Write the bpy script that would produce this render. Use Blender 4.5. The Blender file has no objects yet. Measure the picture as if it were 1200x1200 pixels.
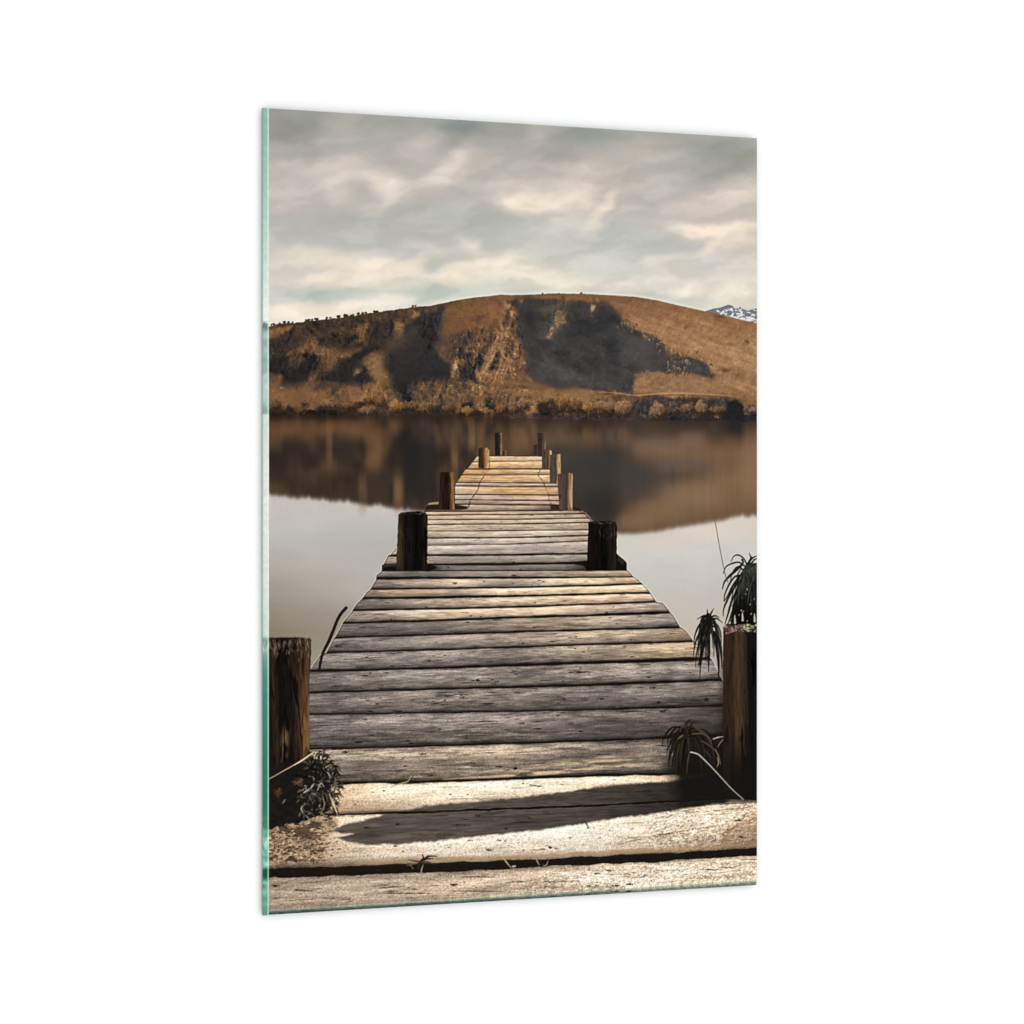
# A frameless glass wall picture (printed glass panel) hanging a few millimetres off a white wall.
# The print is a flat sheet on the panel; its colours are computed procedurally (noise, strokes,
# polygons) and stored per vertex on the flat pieces of the print.
import bpy, math
import numpy as np

F = np.float32
rng = np.random.RandomState(7)

# ------------------------------------------------------------------ panel and camera geometry
FOC = 3625.0                         # focal length in plan units (1200 units across the frame)
H = 1.0                              # panel height
W = 0.7                              # panel width
X1, D1 = -0.30121, 3.834             # print's left edge: sideways and away from the camera
X2, D2 = 0.32785, 4.141              # print's right edge
EYE = 1.5
YAW = math.atan2(D2 - D1, X2 - X1)
CX, CY = (X1 + X2) / 2, (D1 + D2) / 2
BASE_Z = EYE - H / 2 + 0.0004
THICK = 0.0062                       # glass thickness
GAP = 0.0032                         # air between glass and wall
EXPO = 1.30                          # studio light level (world strength)

def local_to_plan(lx, ly, lz):
    """panel coordinates (right, back, up) -> plan units of the artwork (x right, y down)"""
    c, s = math.cos(YAW), math.sin(YAW)
    X = CX + lx * c - ly * s
    Y = CY + lx * s + ly * c
    Z = BASE_Z + lz - EYE
    return 600 + FOC * X / Y, 600 - FOC * Z / Y

# ------------------------------------------------------------------ canvas
K = 2.0
OX, OY = 306.0, 118.0
NX, NY = int(586 * K), int(964 * K)
XS = (OX + (np.arange(NX) + 0.5) / K).astype(F)
YS = (OY + (np.arange(NY) + 0.5) / K).astype(F)
X, Y = np.meshgrid(XS, YS)
IMG = np.zeros((NY, NX, 3), F)
LAB = np.zeros((NY, NX), np.int16)
LABELS = ['none']

def new_label(name):
    LABELS.append(name)
    return len(LABELS) - 1

_tabs = {}
def vnoise(x, y, seed):
    if seed not in _tabs:
        _tabs[seed] = np.random.RandomState(seed * 7919 + 13).rand(256, 256).astype(F)
    t = _tabs[seed]
    xi = np.floor(x); yi = np.floor(y)
    fx = (x - xi).astype(F); fy = (y - yi).astype(F)
    xi = xi.astype(np.int32) & 255; yi = yi.astype(np.int32) & 255
    x2 = (xi + 1) & 255; y2 = (yi + 1) & 255
    fx = fx * fx * (3 - 2 * fx); fy = fy * fy * (3 - 2 * fy)
    a = t[yi, xi]; b = t[yi, x2]; c = t[y2, xi]; d = t[y2, x2]
    return a + (b - a) * fx + (c - a + (a - b - c + d) * fx) * fy

def fbm(x, y, seed, octv=4, gain=0.5):
    s = 0; amp = 1.0; tot = 0.0
    for o in range(octv):
        f = 2.03 ** o
        s = s + amp * vnoise(x * f + 17.3 * o, y * f + 9.1 * o, seed + o)
        tot += amp; amp *= gain
    return s / tot

def ridged(x, y, seed, octv=4):
    s = 0; amp = 1.0; tot = 0.0
    for o in range(octv):
        f = 2.03 ** o
        s = s + amp * (1 - abs(2 * vnoise(x * f + 7.7 * o, y * f + 3.1 * o, seed + o) - 1))
        tot += amp; amp *= 0.55
    return s / tot

def ss(a, b, x):
    t = np.clip((x - a) / (b - a), 0, 1)
    return t * t * (3 - 2 * t)

def col(*c):
    return np.array(c, F) / 255.0

def ramp(t, stops):
    ts = [s[0] for s in stops]
    return np.stack([np.interp(t, ts, [s[1][k] for s in stops]) for k in range(3)], -1).astype(F) / 255.0

def window(x0, y0, x1, y1):
    a = max(0, int((x0 - OX) * K)); b = min(NX, int((x1 - OX) * K) + 2)
    c = max(0, int((y0 - OY) * K)); d = min(NY, int((y1 - OY) * K) + 2)
    return (slice(c, max(c, d)), slice(a, max(a, b)))

def paint(sl, alpha, c, lab=None):
    a = alpha[..., None]
    IMG[sl] = IMG[sl] * (1 - a) + c * a
    if lab is not None:
        L = LAB[sl]
        L[alpha > 0.5] = lab

def mult(sl, alpha, f):
    IMG[sl] *= (1 - alpha * (1 - f))[..., None]

def poly(pts, soft=0.5, rag=0.0, rs=6.0, seed=50, ry=None):
    """window and coverage of a polygon whose border may be ragged and soft"""
    p = np.array(pts, F)
    m = soft * 2 + rag * 2 + 1
    sl = window(p[:, 0].min() - m, p[:, 1].min() - m, p[:, 0].max() + m, p[:, 1].max() + m)
    x = X[sl]; y = Y[sl]
    if x.size == 0:
        return sl, np.zeros_like(x)
    if rag:
        dx = (fbm(x / rs, y / rs, seed, 4, 0.6) - 0.5) * 2 * rag
        dy = (fbm(x / rs, y / rs, seed + 20, 4, 0.6) - 0.5) * 2 * (rag if ry is None else ry)
        x = x + dx; y = y + dy
    d2 = np.full(x.shape, 1e9, F); ins = np.zeros(x.shape, bool)
    n = len(p)
    for i in range(n):
        x0, y0 = p[i]; x1, y1 = p[(i + 1) % n]
        ex, ey = x1 - x0, y1 - y0
        L = ex * ex + ey * ey + 1e-9
        t = np.clip(((x - x0) * ex + (y - y0) * ey) / L, 0, 1)
        d2 = np.minimum(d2, (x - x0 - ex * t) ** 2 + (y - y0 - ey * t) ** 2)
        if y0 != y1:
            cr = ((y0 > y) != (y1 > y)) & (x < (x1 - x0) * (y - y0) / (y1 - y0) + x0)
            ins ^= cr
    d = np.sqrt(d2)
    sd = np.where(ins, -d, d)
    return sl, np.clip(0.5 - sd / (2 * soft), 0, 1).astype(F)

def smooth_pts(pts, n=8):
    p = np.array(pts, float)
    if len(p) < 3:
        t = np.linspace(0, 1, n + 1)[:, None]
        return p[0] * (1 - t) + p[-1] * t
    q = np.vstack([2 * p[0] - p[1], p, 2 * p[-1] - p[-2]])
    out = []
    for i in range(1, len(q) - 2):
        for k in range(n):
            t = k / n
            a, b, c, d = q[i - 1], q[i], q[i + 1], q[i + 2]
            out.append(0.5 * (2 * b + (c - a) * t + (2 * a - 5 * b + 4 * c - d) * t * t + (3 * b - a - 3 * c + d) * t ** 3))
    out.append(p[-1])
    return np.array(out)

def stroke(pts, r0, r1, soft=0.45, rm=None, n=8):
    """window and coverage of a tapered curved stroke"""
    q = smooth_pts(pts, n)
    m = max(r0, r1, rm or 0) + soft * 2 + 1
    sl = window(q[:, 0].min() - m, q[:, 1].min() - m, q[:, 0].max() + m, q[:, 1].max() + m)
    x = X[sl]; y = Y[sl]
    best = np.full(x.shape, 1e9, F)
    N = len(q) - 1
    for i in range(N):
        x0, y0 = q[i]; x1, y1 = q[i + 1]
        ex, ey = x1 - x0, y1 - y0
        t = np.clip(((x - x0) * ex + (y - y0) * ey) / (ex * ex + ey * ey + 1e-9), 0, 1)
        u = (i + t) / N
        if rm is None:
            r = r0 + (r1 - r0) * u
        else:
            r = np.where(u < 0.5, r0 + (rm - r0) * u * 2, rm + (r1 - rm) * (u * 2 - 1))
        best = np.minimum(best, np.sqrt((x - x0 - ex * t) ** 2 + (y - y0 - ey * t) ** 2) - r)
    return sl, np.clip(0.5 - best / (2 * soft), 0, 1).astype(F)

def blob(x, y, rx, ry, c, a=1.0, rot=0.0, pw=1.0):
    R = max(rx, ry) * 2.6
    sl = window(x - R, y - R, x + R, y + R)
    px = WX[sl] - x; py = WY[sl] - y
    cr, sr = math.cos(math.radians(rot)), math.sin(math.radians(rot))
    u = (px * cr + py * sr) / rx; v = (-px * sr + py * cr) / ry
    al = a * np.exp(-((u * u + v * v) ** pw))
    paint(sl, al.astype(F), col(*c))

def blur(a, r, axis):
    r = int(round(r))
    if r < 1:
        return a
    for _ in range(2):
        pad = [(0, 0)] * a.ndim; pad[axis] = (r + 1, r)
        c = np.cumsum(np.pad(a, pad, mode='edge'), axis=axis, dtype=np.float64)
        n = 2 * r + 1
        hi = np.take(c, np.arange(n, c.shape[axis]), axis=axis)
        lo = np.take(c, np.arange(0, c.shape[axis] - n), axis=axis)
        a = ((hi - lo) / n).astype(F)
    return a

# ------------------------------------------------------------------ 1. printed sky
L_SKY = new_label('sky')
LAB[:] = L_SKY
IMG[:] = ramp(Y, [(120, (160, 160, 155)), (165, (173, 171, 165)), (200, (186, 181, 174)), (240, (192, 187, 180)), (262, (189, 187, 182)),
                  (290, (194, 193, 187)), (310, (210, 205, 195)), (335, (214, 209, 198)), (347, (205, 205, 196)), (362, (222, 217, 203)), (400, (228, 221, 206))])
w1 = fbm(X / 46, Y / 26, 1, 4); w2 = fbm(X / 46, Y / 26, 8, 4)
w3 = fbm(X / 13, Y / 8, 14, 3); w4 = fbm(X / 13, Y / 8, 18, 3)
WX = (X + (w1 - 0.5) * 26 + (w3 - .5) * 9).astype(F); WY = (Y + (w2 - 0.5) * 15 + (w4 - .5) * 6).astype(F)
for b in [
    # x, y, rx, ry, colour, alpha, rot
    (335, 150, 45, 20, (154, 154, 149), .8, 0), (402, 148, 16, 34, (181, 178, 169), .8, 12), (440, 142, 24, 10, (164, 165, 159), .7, 0),
    (538, 149, 34, 11, (149, 154, 151), .95, -8), (500, 163, 40, 10, (170, 168, 163), .5, 0), (585, 150, 30, 9, (168, 166, 160), .6, -6),
    (690, 157, 42, 12, (158, 162, 157), .85, 0), (645, 178, 30, 18, (171, 169, 163), .8, 20), (622, 158, 10, 30, (184, 180, 171), .7, 20),
    (745, 180, 46, 12, (192, 186, 177), .8, -10), (850, 178, 40, 13, (157, 160, 155), .9, 4), (838, 198, 34, 14, (163, 163, 157), .8, -18), (872, 190, 20, 10, (162, 161, 154), .8, 0),
    (795, 172, 30, 6, (172, 170, 163), .6, 0),
    (490, 175, 22, 16, (190, 185, 177), .7, -30), (455, 165, 22, 9, (180, 177, 171), .6, 0),
    (350, 197, 34, 6, (194, 188, 180), .8, 0), (352, 176, 30, 8, (170, 168, 163), .6, 0), (400, 196, 34, 9, (208, 201, 191), .8, -4), (398, 220, 20, 20, (209, 202, 192), .75, 20),
    (500, 198, 14, 30, (193, 187, 180), .5, 0), (340, 235, 30, 18, (194, 187, 180), .6, 0),
    (527, 196, 26, 10, (216, 208, 198), .95, -48), (508, 214, 22, 8, (210, 202, 192), .8, -20), (560, 190, 34, 12, (190, 184, 175), .6, -12),
    (456, 217, 19, 11, (222, 214, 203), .95, 12), (462, 230, 10, 8, (218, 210, 200), .7, 60), (440, 208, 26, 8, (208, 201, 192), .5, 0), (440, 243, 24, 8, (197, 191, 183), .6, 0),
    (410, 264, 78, 17, (182, 181, 178), .8, 0), (345, 270, 40, 10, (188, 185, 180), .6, 0), (545, 253, 72, 13, (180, 180, 176), .9, 4), (590, 268, 36, 12, (186, 187, 182), .8, 0),
    (600, 215, 34, 9, (200, 193, 184), .6, -6), (600, 238, 22, 9, (228, 217, 203), .95, 12), (637, 236, 42, 13, (225, 214, 200), .9, 4), (672, 220, 34, 18, (217, 208, 196), .8, -40), (690, 208, 14, 10, (216, 207, 195), .7, 0),
    (705, 246, 30, 8, (224, 213, 199), .9, -50), (740, 233, 12, 20, (203, 196, 186), .5, 10), (715, 208, 34, 9, (186, 180, 172), .85, 6), (640, 200, 30, 9, (188, 182, 174), .6, -10), (770, 230, 34, 14, (188, 184, 177), .7, -15),
    (607, 280, 22, 16, (197, 198, 192), .7, 0), (655, 268, 40, 10, (206, 203, 195), .6, -14), (735, 285, 44, 26, (190, 191, 187), .9, 0), (680, 300, 60, 12, (196, 197, 191), .7, 0),
    (765, 265, 24, 7, (199, 194, 187), .6, 10), (800, 240, 34, 7, (200, 193, 184), .7, -14), (850, 236, 34, 12, (210, 201, 190), .8, -8), (870, 226, 24, 8, (216, 207, 195), .6, -10), (845, 256, 46, 8, (200, 191, 182), .8, 0), (860, 214, 30, 9, (196, 189, 179), .6, -8),
    (800, 268, 24, 6, (222, 212, 198), .85, 14), (838, 272, 38, 7, (229, 217, 201), .95, -4), (872, 268, 20, 6, (226, 214, 199), .8, 0), (830, 287, 20, 7, (226, 215, 200), .85, -35), (866, 285, 30, 9, (217, 206, 193), .8, -10),
    (775, 305, 28, 6, (217, 211, 200), .85, -12), (830, 316, 44, 7, (203, 200, 192), .85, -5), (872, 306, 24, 8, (210, 202, 191), .7, -20), (720, 318, 36, 8, (200, 200, 193), .8, 0),
    (352, 298, 44, 7, (214, 208, 196), .8, 5), (400, 307, 50, 7, (219, 212, 199), .8, 6), (330, 314, 30, 8, (206, 202, 192), .6, 0), (450, 318, 56, 11, (227, 218, 202), .9, 0), (487, 308, 16, 7, (228, 219, 203), .8, -25), (390, 329, 60, 8, (224, 215, 201), .8, 0),
    (470, 284, 60, 7, (188, 188, 184), .7, 0), (505, 310, 15, 9, (191, 192, 187), .95, -20), (493, 329, 16, 3, (200, 200, 193), .7, 0), (495, 285, 24, 6, (206, 203, 194), .6, -8), (548, 288, 16, 8, (221, 214, 201), .8, 30), (520, 292, 40, 6, (212, 207, 196), .6, 8),
    (555, 318, 44, 10, (223, 216, 201), .9, -14), (590, 312, 24, 14, (226, 219, 204), .8, 0), (525, 326, 30, 5, (224, 217, 202), .7, 0), (625, 318, 34, 10, (223, 217, 203), .85, 0), (660, 330, 34, 6, (222, 217, 203), .8, 6), (680, 310, 20, 7, (204, 204, 196), .6, 0),
    (367, 347, 44, 7, (181, 187, 181), .9, 3), (425, 344, 30, 4, (190, 194, 187), .7, 4), (335, 341, 28, 5, (200, 200, 192), .6, 4), (500, 345, 32, 8, (185, 191, 184), .9, -6), (550, 339, 36, 6, (193, 197, 190), .8, -8), (600, 338, 40, 4, (206, 206, 197), .6, 0),
    (345, 368, 40, 9, (228, 220, 204), .9, 0), (410, 360, 50, 6, (227, 220, 205), .9, -6), (470, 352, 20, 5, (222, 217, 203), .6, 0),
    (812, 341, 26, 7, (228, 222, 208), .9, -8), (770, 330, 30, 6, (216, 212, 202), .7, 0), (740, 338, 40, 5, (220, 215, 204), .7, 0), (868, 344, 26, 9, (230, 222, 207), .9, 0), (860, 328, 24, 5, (214, 209, 199), .7, 0),
]:
    blob(b[0], b[1], b[2] * 1.12, b[3] * 1.15, np.clip(np.array(b[4]) * 1.02 + (np.array(b[4]) - 192) * .36, 0, 255), b[5], b[6], 1.35)
bil = fbm(WX / 44 - WY / 50, WY / 13 + WX / 60, 40, 4, .5)
IMG *= (1 + .055 * (ss(.42, .68, bil) - .45) * (.6 + .4 * ss(140, 220, Y)))[..., None]
n = fbm(WX / 60 + 0.2 * Y / 40, WY / 14, 30, 5, 0.55) - 0.5
n2 = fbm((X + 0.5 * Y) / 26, (Y - 0.25 * X) / 9, 36, 4) - 0.5
IMG *= (1.005 + n * 0.07 + n2 * 0.028)[..., None]
IMG = blur(blur(IMG, 2, 0), 2, 1)

# ------------------------------------------------------------------ 2. printed hill and snowy peak
RIDGE = [(300, 385.5), (315, 382.5), (330, 379.5), (345, 378.3), (370, 375.5), (400, 372), (440, 366.5), (470, 362), (484, 360), (505, 358.5), (530, 353), (550, 349.5), (575, 347), (587, 345.5), (600, 346), (620, 345.5),
         (650, 344), (685, 344.5), (712, 346), (745, 348), (770, 352), (795, 358), (820, 363.5), (845, 369), (870, 375), (895, 380)]
SHORE = [(300, 486.5), (400, 486.5), (500, 487), (600, 490), (700, 492.3), (895, 494.5)]
ridge_y = np.interp(XS, *zip(*RIDGE)).astype(F)[None, :]
shore_y = np.interp(XS, *zip(*SHORE)).astype(F)[None, :]

# thin light halo just above the ridge
al = np.clip(1 - abs(Y - ridge_y + 1.6) / 2.2, 0, 1) * 0.55 * ss(470, 540, X)
paint((slice(None), slice(None)), al.astype(F), col(240, 234, 220))
L_PEAK = new_label('snowy_peak')
sl, a = poly([(823, 366), (832, 362.5), (838, 361.2), (848, 359), (853, 357), (857, 357.6), (861, 361), (867, 359.6), (872, 363), (878, 363.5), (882, 362), (892, 361), (892, 384), (823, 372)], 0.45, 0.8, 4, 60)
x = X[sl]; y = Y[sl]
r = ridged(x / 7 + y / 9, y / 5 - x / 16, 61, 4)
snow = ss(0.60, 0.78, r + (y - 368) * 0.016 + (fbm(x / 1.6, y / 1.3, 66, 2) - .5) * .25)
c = col(112, 116, 120) * (1 - snow[..., None]) + col(226, 224, 222) * snow[..., None]
paint(sl, a, c, L_PEAK)

L_HILL = new_label('hill')
sl = window(300, 335, 895, 500)
x = X[sl]; y = Y[sl]
topo = fbm(x / 34, y / 22, 70, 5, 0.55)
rock = ridged(x / 11, y / 9, 75, 5)
fine = fbm(x / 2.6, y / 2.0, 80, 3, 0.7)
diag = fbm((x - y * 0.5) / 16, (y + x * 0.42) / 4.5, 84, 4, 0.6)
grain = fbm(x / 1.1, y / 1.0, 88, 2)
left = 1 - ss(520, 620, x)
base = ramp(y, [(345, (128, 88, 54)), (380, (150, 104, 64)), (420, (160, 115, 73)), (460, (152, 106, 68)), (490, (120, 85, 58))])
base = base * (0.80 + 0.40 * topo)[..., None] * (0.84 + 0.32 * diag)[..., None] * (0.86 + 0.28 * fine)[..., None]
baseL = base * (0.70 + 0.45 * ss(0.35, 0.75, rock))[..., None]
base = base * (1 - left[..., None]) + baseL * (.74 + .16 * ss(452, 470, y))[..., None] * left[..., None]
HILLTEX = dict(rock=rock, fine=fine, topo=topo, diag=diag, grain=grain, x=x, y=y, sl=sl)
bumps = (fbm(X[0] / 3.0, X[0] * 0 + 3.3, 91, 3) - 0.5) * 2.0
sd = Y[sl] - (ridge_y + bumps[None, :] * np.where(X[0] < 480, 1.3, 0.4)[None, :])[:, sl[1]]
a = np.clip(0.5 + sd / 0.9, 0, 1) * (y < shore_y[:, sl[1]] + 1)
paint(sl, a.astype(F), base, L_HILL)
HMASK = np.zeros((NY, NX), F); HMASK[sl] = a

def hill_poly(pts, c, tex=0.25, soft=0.7, rag=3.0, rs=7.0, seed=100, alpha=1.0, contrast=None):
    sl, a = poly(pts, soft * 1.8, rag * 1.5, rs * 1.1, seed)
    x = X[sl]; y = Y[sl]
    t = fbm(x / 5.0, y / 3.6, seed + 3, 4, 0.65)
    f = fbm(x / 1.5, y / 1.3, seed + 9, 2)
    cc = col(*c) * (1 + (t - 0.5) * 2 * tex + (f - 0.5) * tex * 0.8)[..., None]
    if contrast:
        rk = ss(0.50, 0.70, ridged(x / 6.0, y / 8.0, seed + 14, 4))[..., None]
        cc = cc * (1 - rk) + col(*contrast) * (0.8 + 0.4 * f)[..., None] * rk
    paint(sl, a * alpha * HMASK[sl], cc)

# left bank
hill_poly([(315, 379), (345, 376), (372, 374), (440, 366), (500, 357), (500, 372), (450, 395), (400, 412), (350, 420), (315, 418)], (98, 72, 50), .55, 2, 5, 9, 110, .8, (58, 46, 38))
hill_poly([(380, 376), (470, 361), (484, 361), (468, 372), (440, 384), (400, 398), (380, 392)], (84, 63, 45), .5, 1.5, 4, 6, 112, .75, (120, 86, 56))
hill_poly([(312, 388), (328, 384), (343, 381), (341, 386), (330, 392), (322, 396), (312, 399)], (182, 124, 78), .25, .6, 1.5, 6, 113)
hill_poly([(312, 404), (326, 397), (338, 388), (346, 384), (366, 386), (362, 394), (358, 400), (350, 408), (330, 416), (312, 424)], (60, 50, 46), .45, 1.0, 3, 6, 115, .95, (92, 70, 52))
hill_poly([(312, 420), (338, 416), (355, 413), (373, 416), (374, 426), (369, 437), (364, 444), (355, 450), (331, 453), (330, 441), (312, 436)], (50, 45, 44), .25, .6, 2.5, 6, 118)
hill_poly([(338, 418), (350, 415), (358, 419), (352, 424), (345, 428), (340, 430)], (128, 92, 62), .35, .6, 2, 4, 119, .7)
hill_poly([(375, 440), (384, 437), (396, 425), (410, 419), (420, 412), (430, 407), (456, 406), (452, 411), (438, 412), (425, 420), (422, 428), (430, 431), (433, 438), (436, 447), (428, 452), (405, 449), (378, 446)], (50, 47, 47), .25, .6, 1.8, 6, 121)
hill_poly([(432, 384), (446, 378), (460, 374), (462, 390), (458, 402), (448, 408), (432, 408), (430, 396)], (82, 68, 56), .4, 1.0, 2.5, 5, 122, .85, (58, 50, 46))
hill_poly([(372, 406), (398, 407), (396, 423), (386, 437), (376, 433), (379, 421), (362, 411), (368, 401)], (152, 108, 70), .35, .8, 2.0, 5, 124, .95)
hill_poly([(358, 402), (368, 396), (374, 402), (370, 409), (360, 413), (345, 415), (330, 416)], (158, 112, 76), .35, .8, 2.0, 4, 125, .9)
hill_poly([(364, 437), (372, 434), (374, 441), (368, 446), (360, 447)], (146, 108, 76), .4, .6, 1.5, 4, 126)
hill_poly([(421, 381), (427, 378), (431, 380), (428, 388), (431, 396), (430, 404), (424, 403), (418, 400), (421, 394), (417, 389)], (164, 114, 66), .3, 1.2, 2.6, 5, 127, .85)
hill_poly([(461, 375), (479, 377), (473, 381), (472, 397), (464, 403), (455, 409), (461, 396), (463, 385)], (170, 118, 68), .3, 1.0, 2.6, 5, 128, .92)
hill_poly([(482, 364), (493, 363), (491, 369), (484, 374), (480, 373)], (172, 118, 66), .2, .6, 1.2, 4, 129)
hill_poly([(424, 420), (437, 413), (452, 414), (449, 428), (455, 438), (458, 450), (444, 450), (437, 443), (430, 433)], (170, 122, 72), .35, .6, 1.8, 4, 131)
hill_poly([(416, 434), (418, 430), (425, 431), (424, 434), (418, 440), (414, 445), (413, 441)], (150, 130, 108), .5, .5, 1.5, 3, 132, .85)
hill_poly([(312, 438), (330, 440), (330, 452), (365, 448), (420, 450), (440, 448), (460, 452), (464, 470), (440, 476), (312, 480)], (140, 97, 62), .25, 1.2, 2.0, 8, 133, .9)
hill_poly([(375, 462), (395, 455), (402, 460), (398, 468), (385, 466)], (82, 66, 46), .5, .8, 3, 4, 134, .9, (150, 112, 68))
hill_poly([(364, 458), (378, 446), (402, 452), (400, 455), (380, 456)], (90, 66, 46), .4, .8, 2, 4, 136, .7)
hill_poly([(418, 466), (440, 462), (448, 470), (444, 480), (420, 478)], (178, 126, 76), .35, .8, 2.5, 4, 137, .9)
hill_poly([(436, 444), (442, 440), (458, 450), (460, 466), (452, 474), (442, 462), (432, 456)], (96, 76, 52), .5, .6, 2, 4, 138, .8, (168, 126, 78))
# grassy top and big shadow of the left flank
hill_poly([(518, 362), (550, 350), (586, 347), (600, 350), (603, 362), (606, 380), (590, 384), (560, 386), (530, 392), (515, 395), (514, 378)], (140, 92, 52), .22, 1.5, 2.5, 8, 140, .9)
hill_poly([(548, 376), (562, 371), (574, 367), (570, 372), (556, 376)], (98, 66, 42), .3, .8, 1.5, 5, 141, .8)
hill_poly([(524, 367), (538, 364), (536, 367), (526, 370)], (104, 70, 44), .3, .8, 1, 5, 142, .8)
hill_poly([(516, 396), (536, 390), (545, 394), (533, 412), (528, 424), (516, 418), (509, 412)], (120, 84, 56), .35, 1.2, 3, 6, 143, .85, (96, 70, 50))
hill_poly([(453, 412), (464, 404), (472, 397), (473, 385), (482, 378), (493, 370), (505, 366), (511, 363), (518, 361.5), (516, 378), (513, 397), (510, 410), (517, 420), (527, 427), (530, 444), (500, 447), (477, 450), (460, 455), (458, 443), (450, 430)], (52, 50, 51), .16, .7, 2.0, 6, 145)
hill_poly([(492, 378), (510, 364), (517, 364), (514, 395), (508, 408), (498, 415), (494, 400)], (42, 42, 46), .5, 1.2, 3, 4, 146, .8)
hill_poly([(458, 452), (480, 449), (492, 462), (489, 488), (471, 488), (468, 468)], (44, 41, 42), .3, .7, 2.0, 5, 147)
hill_poly([(478, 454), (500, 448), (530, 445), (565, 448), (566, 486), (490, 487), (492, 470)], (84, 66, 50), .5, 1.0, 3, 5, 148, .95, (136, 102, 70))
hill_poly([(505, 465), (530, 458), (552, 460), (556, 476), (530, 484), (502, 482)], (58, 48, 42), .5, 1.0, 4, 4, 149, .85, (140, 108, 78))
# rocky spur
hill_poly([(548, 389), (570, 385), (582, 393), (588, 408), (588, 430), (574, 436), (562, 444), (556, 447), (535, 446), (533, 428), (531, 414), (538, 402)], (58, 50, 44), .4, .7, 2.5, 5, 150, 1, (124, 96, 68))
hill_poly([(535, 428), (548, 424), (558, 430), (556, 446), (537, 446)], (42, 40, 41), .25, .7, 2.0, 5, 151)
hill_poly([(527, 432), (533, 422), (538, 420), (536, 430), (533, 444), (529, 446)], (160, 124, 82), .5, .5, 1.5, 3, 152)
hill_poly([(579, 400), (583, 395), (583, 408), (579, 420), (572, 432), (568, 444), (560, 448), (563, 432), (570, 418)], (176, 134, 82), .45, .5, 1.8, 3, 153)
hill_poly([(589, 352), (600, 358), (604, 372), (604, 380), (608, 390), (611, 400), (611, 410), (615, 421), (618, 430), (614, 438), (608, 440), (600, 428), (596, 412), (592, 398), (585, 388), (583, 380), (594, 368)], (164, 124, 78), .45, .5, 1.8, 3.5, 154, 1, (104, 80, 56))
hill_poly([(584, 396), (590, 400), (594, 414), (600, 430), (606, 440), (596, 436), (586, 430), (582, 414)], (62, 54, 48), .4, .6, 2.2, 4, 155, .95, (140, 110, 74))
hill_poly([(574, 434), (597, 430), (612, 438), (626, 449), (638, 453), (650, 458), (662, 464), (690, 470), (690, 486), (600, 486), (578, 480), (566, 470), (562, 448)], (152, 110, 72), .3, .8, 2.0, 6, 156, .95)
hill_poly([(600, 432), (612, 439), (626, 450), (622, 454), (606, 452), (590, 446)], (124, 92, 64), .3, .8, 1.5, 5, 157, .8)
hill_poly([(556, 449), (580, 450), (612, 452), (640, 455), (640, 457), (612, 455), (570, 453)], (92, 68, 50), .3, .5, .8, 5, 158, .8)
hill_poly([(582, 464), (596, 460), (612, 468), (620, 477), (604, 476), (590, 482), (580, 478)], (70, 60, 54), .4, .7, 2.2, 4, 159, .9, (128, 100, 76))
hill_poly([(567, 466), (574, 462), (580, 468), (578, 482), (568, 482)], (40, 36, 36), .3, .7, 1.8, 4, 160)
hill_poly([(556, 452), (564, 450), (566, 466), (570, 484), (560, 486), (558, 468)], (176, 134, 78), .4, .6, 2, 3, 161)
# great shadowed bowl
hill_poly([(594, 353), (606, 350.5), (622, 349), (645, 348), (662, 353), (680, 353), (697, 355), (706, 354), (715, 357), (722, 362), (728, 370), (737, 382), (750, 388), (767, 393), (776, 400), (782, 407), (784, 418), (792, 413), (802, 417), (812, 420), (828, 425), (835, 435), (842, 446), (828, 442), (812, 439), (783, 438), (768, 437), (752, 442), (743, 446), (742, 457), (737, 463), (715, 461), (695, 458), (680, 455), (665, 455), (653, 457), (642, 451), (627, 448), (618, 438), (616, 420), (608, 392), (604, 362)], (68, 66, 66), .07, .6, 1.4, 5, 165)
for (bx, by, rx, ry, c, a_, ro) in [(680, 395, 26, 12, (58, 57, 58), .7, 0), (640, 420, 24, 16, (76, 74, 73), .6, 0), (716, 372, 14, 16, (56, 55, 57), .75, 0), (725, 412, 12, 24, (60, 59, 60), .6, 0), (750, 410, 18, 16, (77, 76, 77), .6, 0), (690, 435, 30, 10, (79, 78, 77), .6, 0),
                                    (625, 374, 8, 12, (50, 49, 51), .7, 30), (640, 366, 10, 6, (90, 82, 74), .6, -20), (670, 380, 14, 8, (78, 75, 73), .5, 0), (705, 420, 10, 20, (58, 57, 58), .5, 0), (650, 440, 20, 6, (58, 57, 58), .5, 20), (700, 390, 6, 14, (80, 78, 78), .4, 20)]:
    sl = window(bx - 50, by - 40, bx + 50, by + 40)
    px = WX[sl] - bx; py = WY[sl] - by
    u = px / rx; v = py / ry
    paint(sl, (a_ * 0.75 * np.exp(-(u * u + v * v)) * HMASK[sl]).astype(F), col(*c))
hill_poly([(652, 364), (656, 363), (660, 368), (663, 378), (655, 381), (649, 389), (643, 397), (640, 394), (646, 384), (652, 377), (650, 370)], (158, 124, 86), .4, .5, 1.2, 3, 167, 1, (112, 90, 66))
hill_poly([(693, 356), (698, 358), (697, 362), (693, 366), (692, 361)], (168, 136, 96), .3, .4, .8, 3, 168)
hill_poly([(606, 349), (625, 347.5), (650, 347), (690, 348), (720, 352), (700, 354), (672, 351.5), (640, 350.5)], (112, 86, 62), .4, .6, 1.2, 4, 169, .9, (150, 108, 68))
hill_poly([(640, 362), (652, 355), (672, 353), (662, 358), (650, 366)], (96, 80, 66), .3, .8, 1, 4, 170, .7)
hill_poly([(608, 352), (614, 350), (611, 356)], (160, 132, 100), .3, .4, .5, 4, 171, .8)
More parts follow.
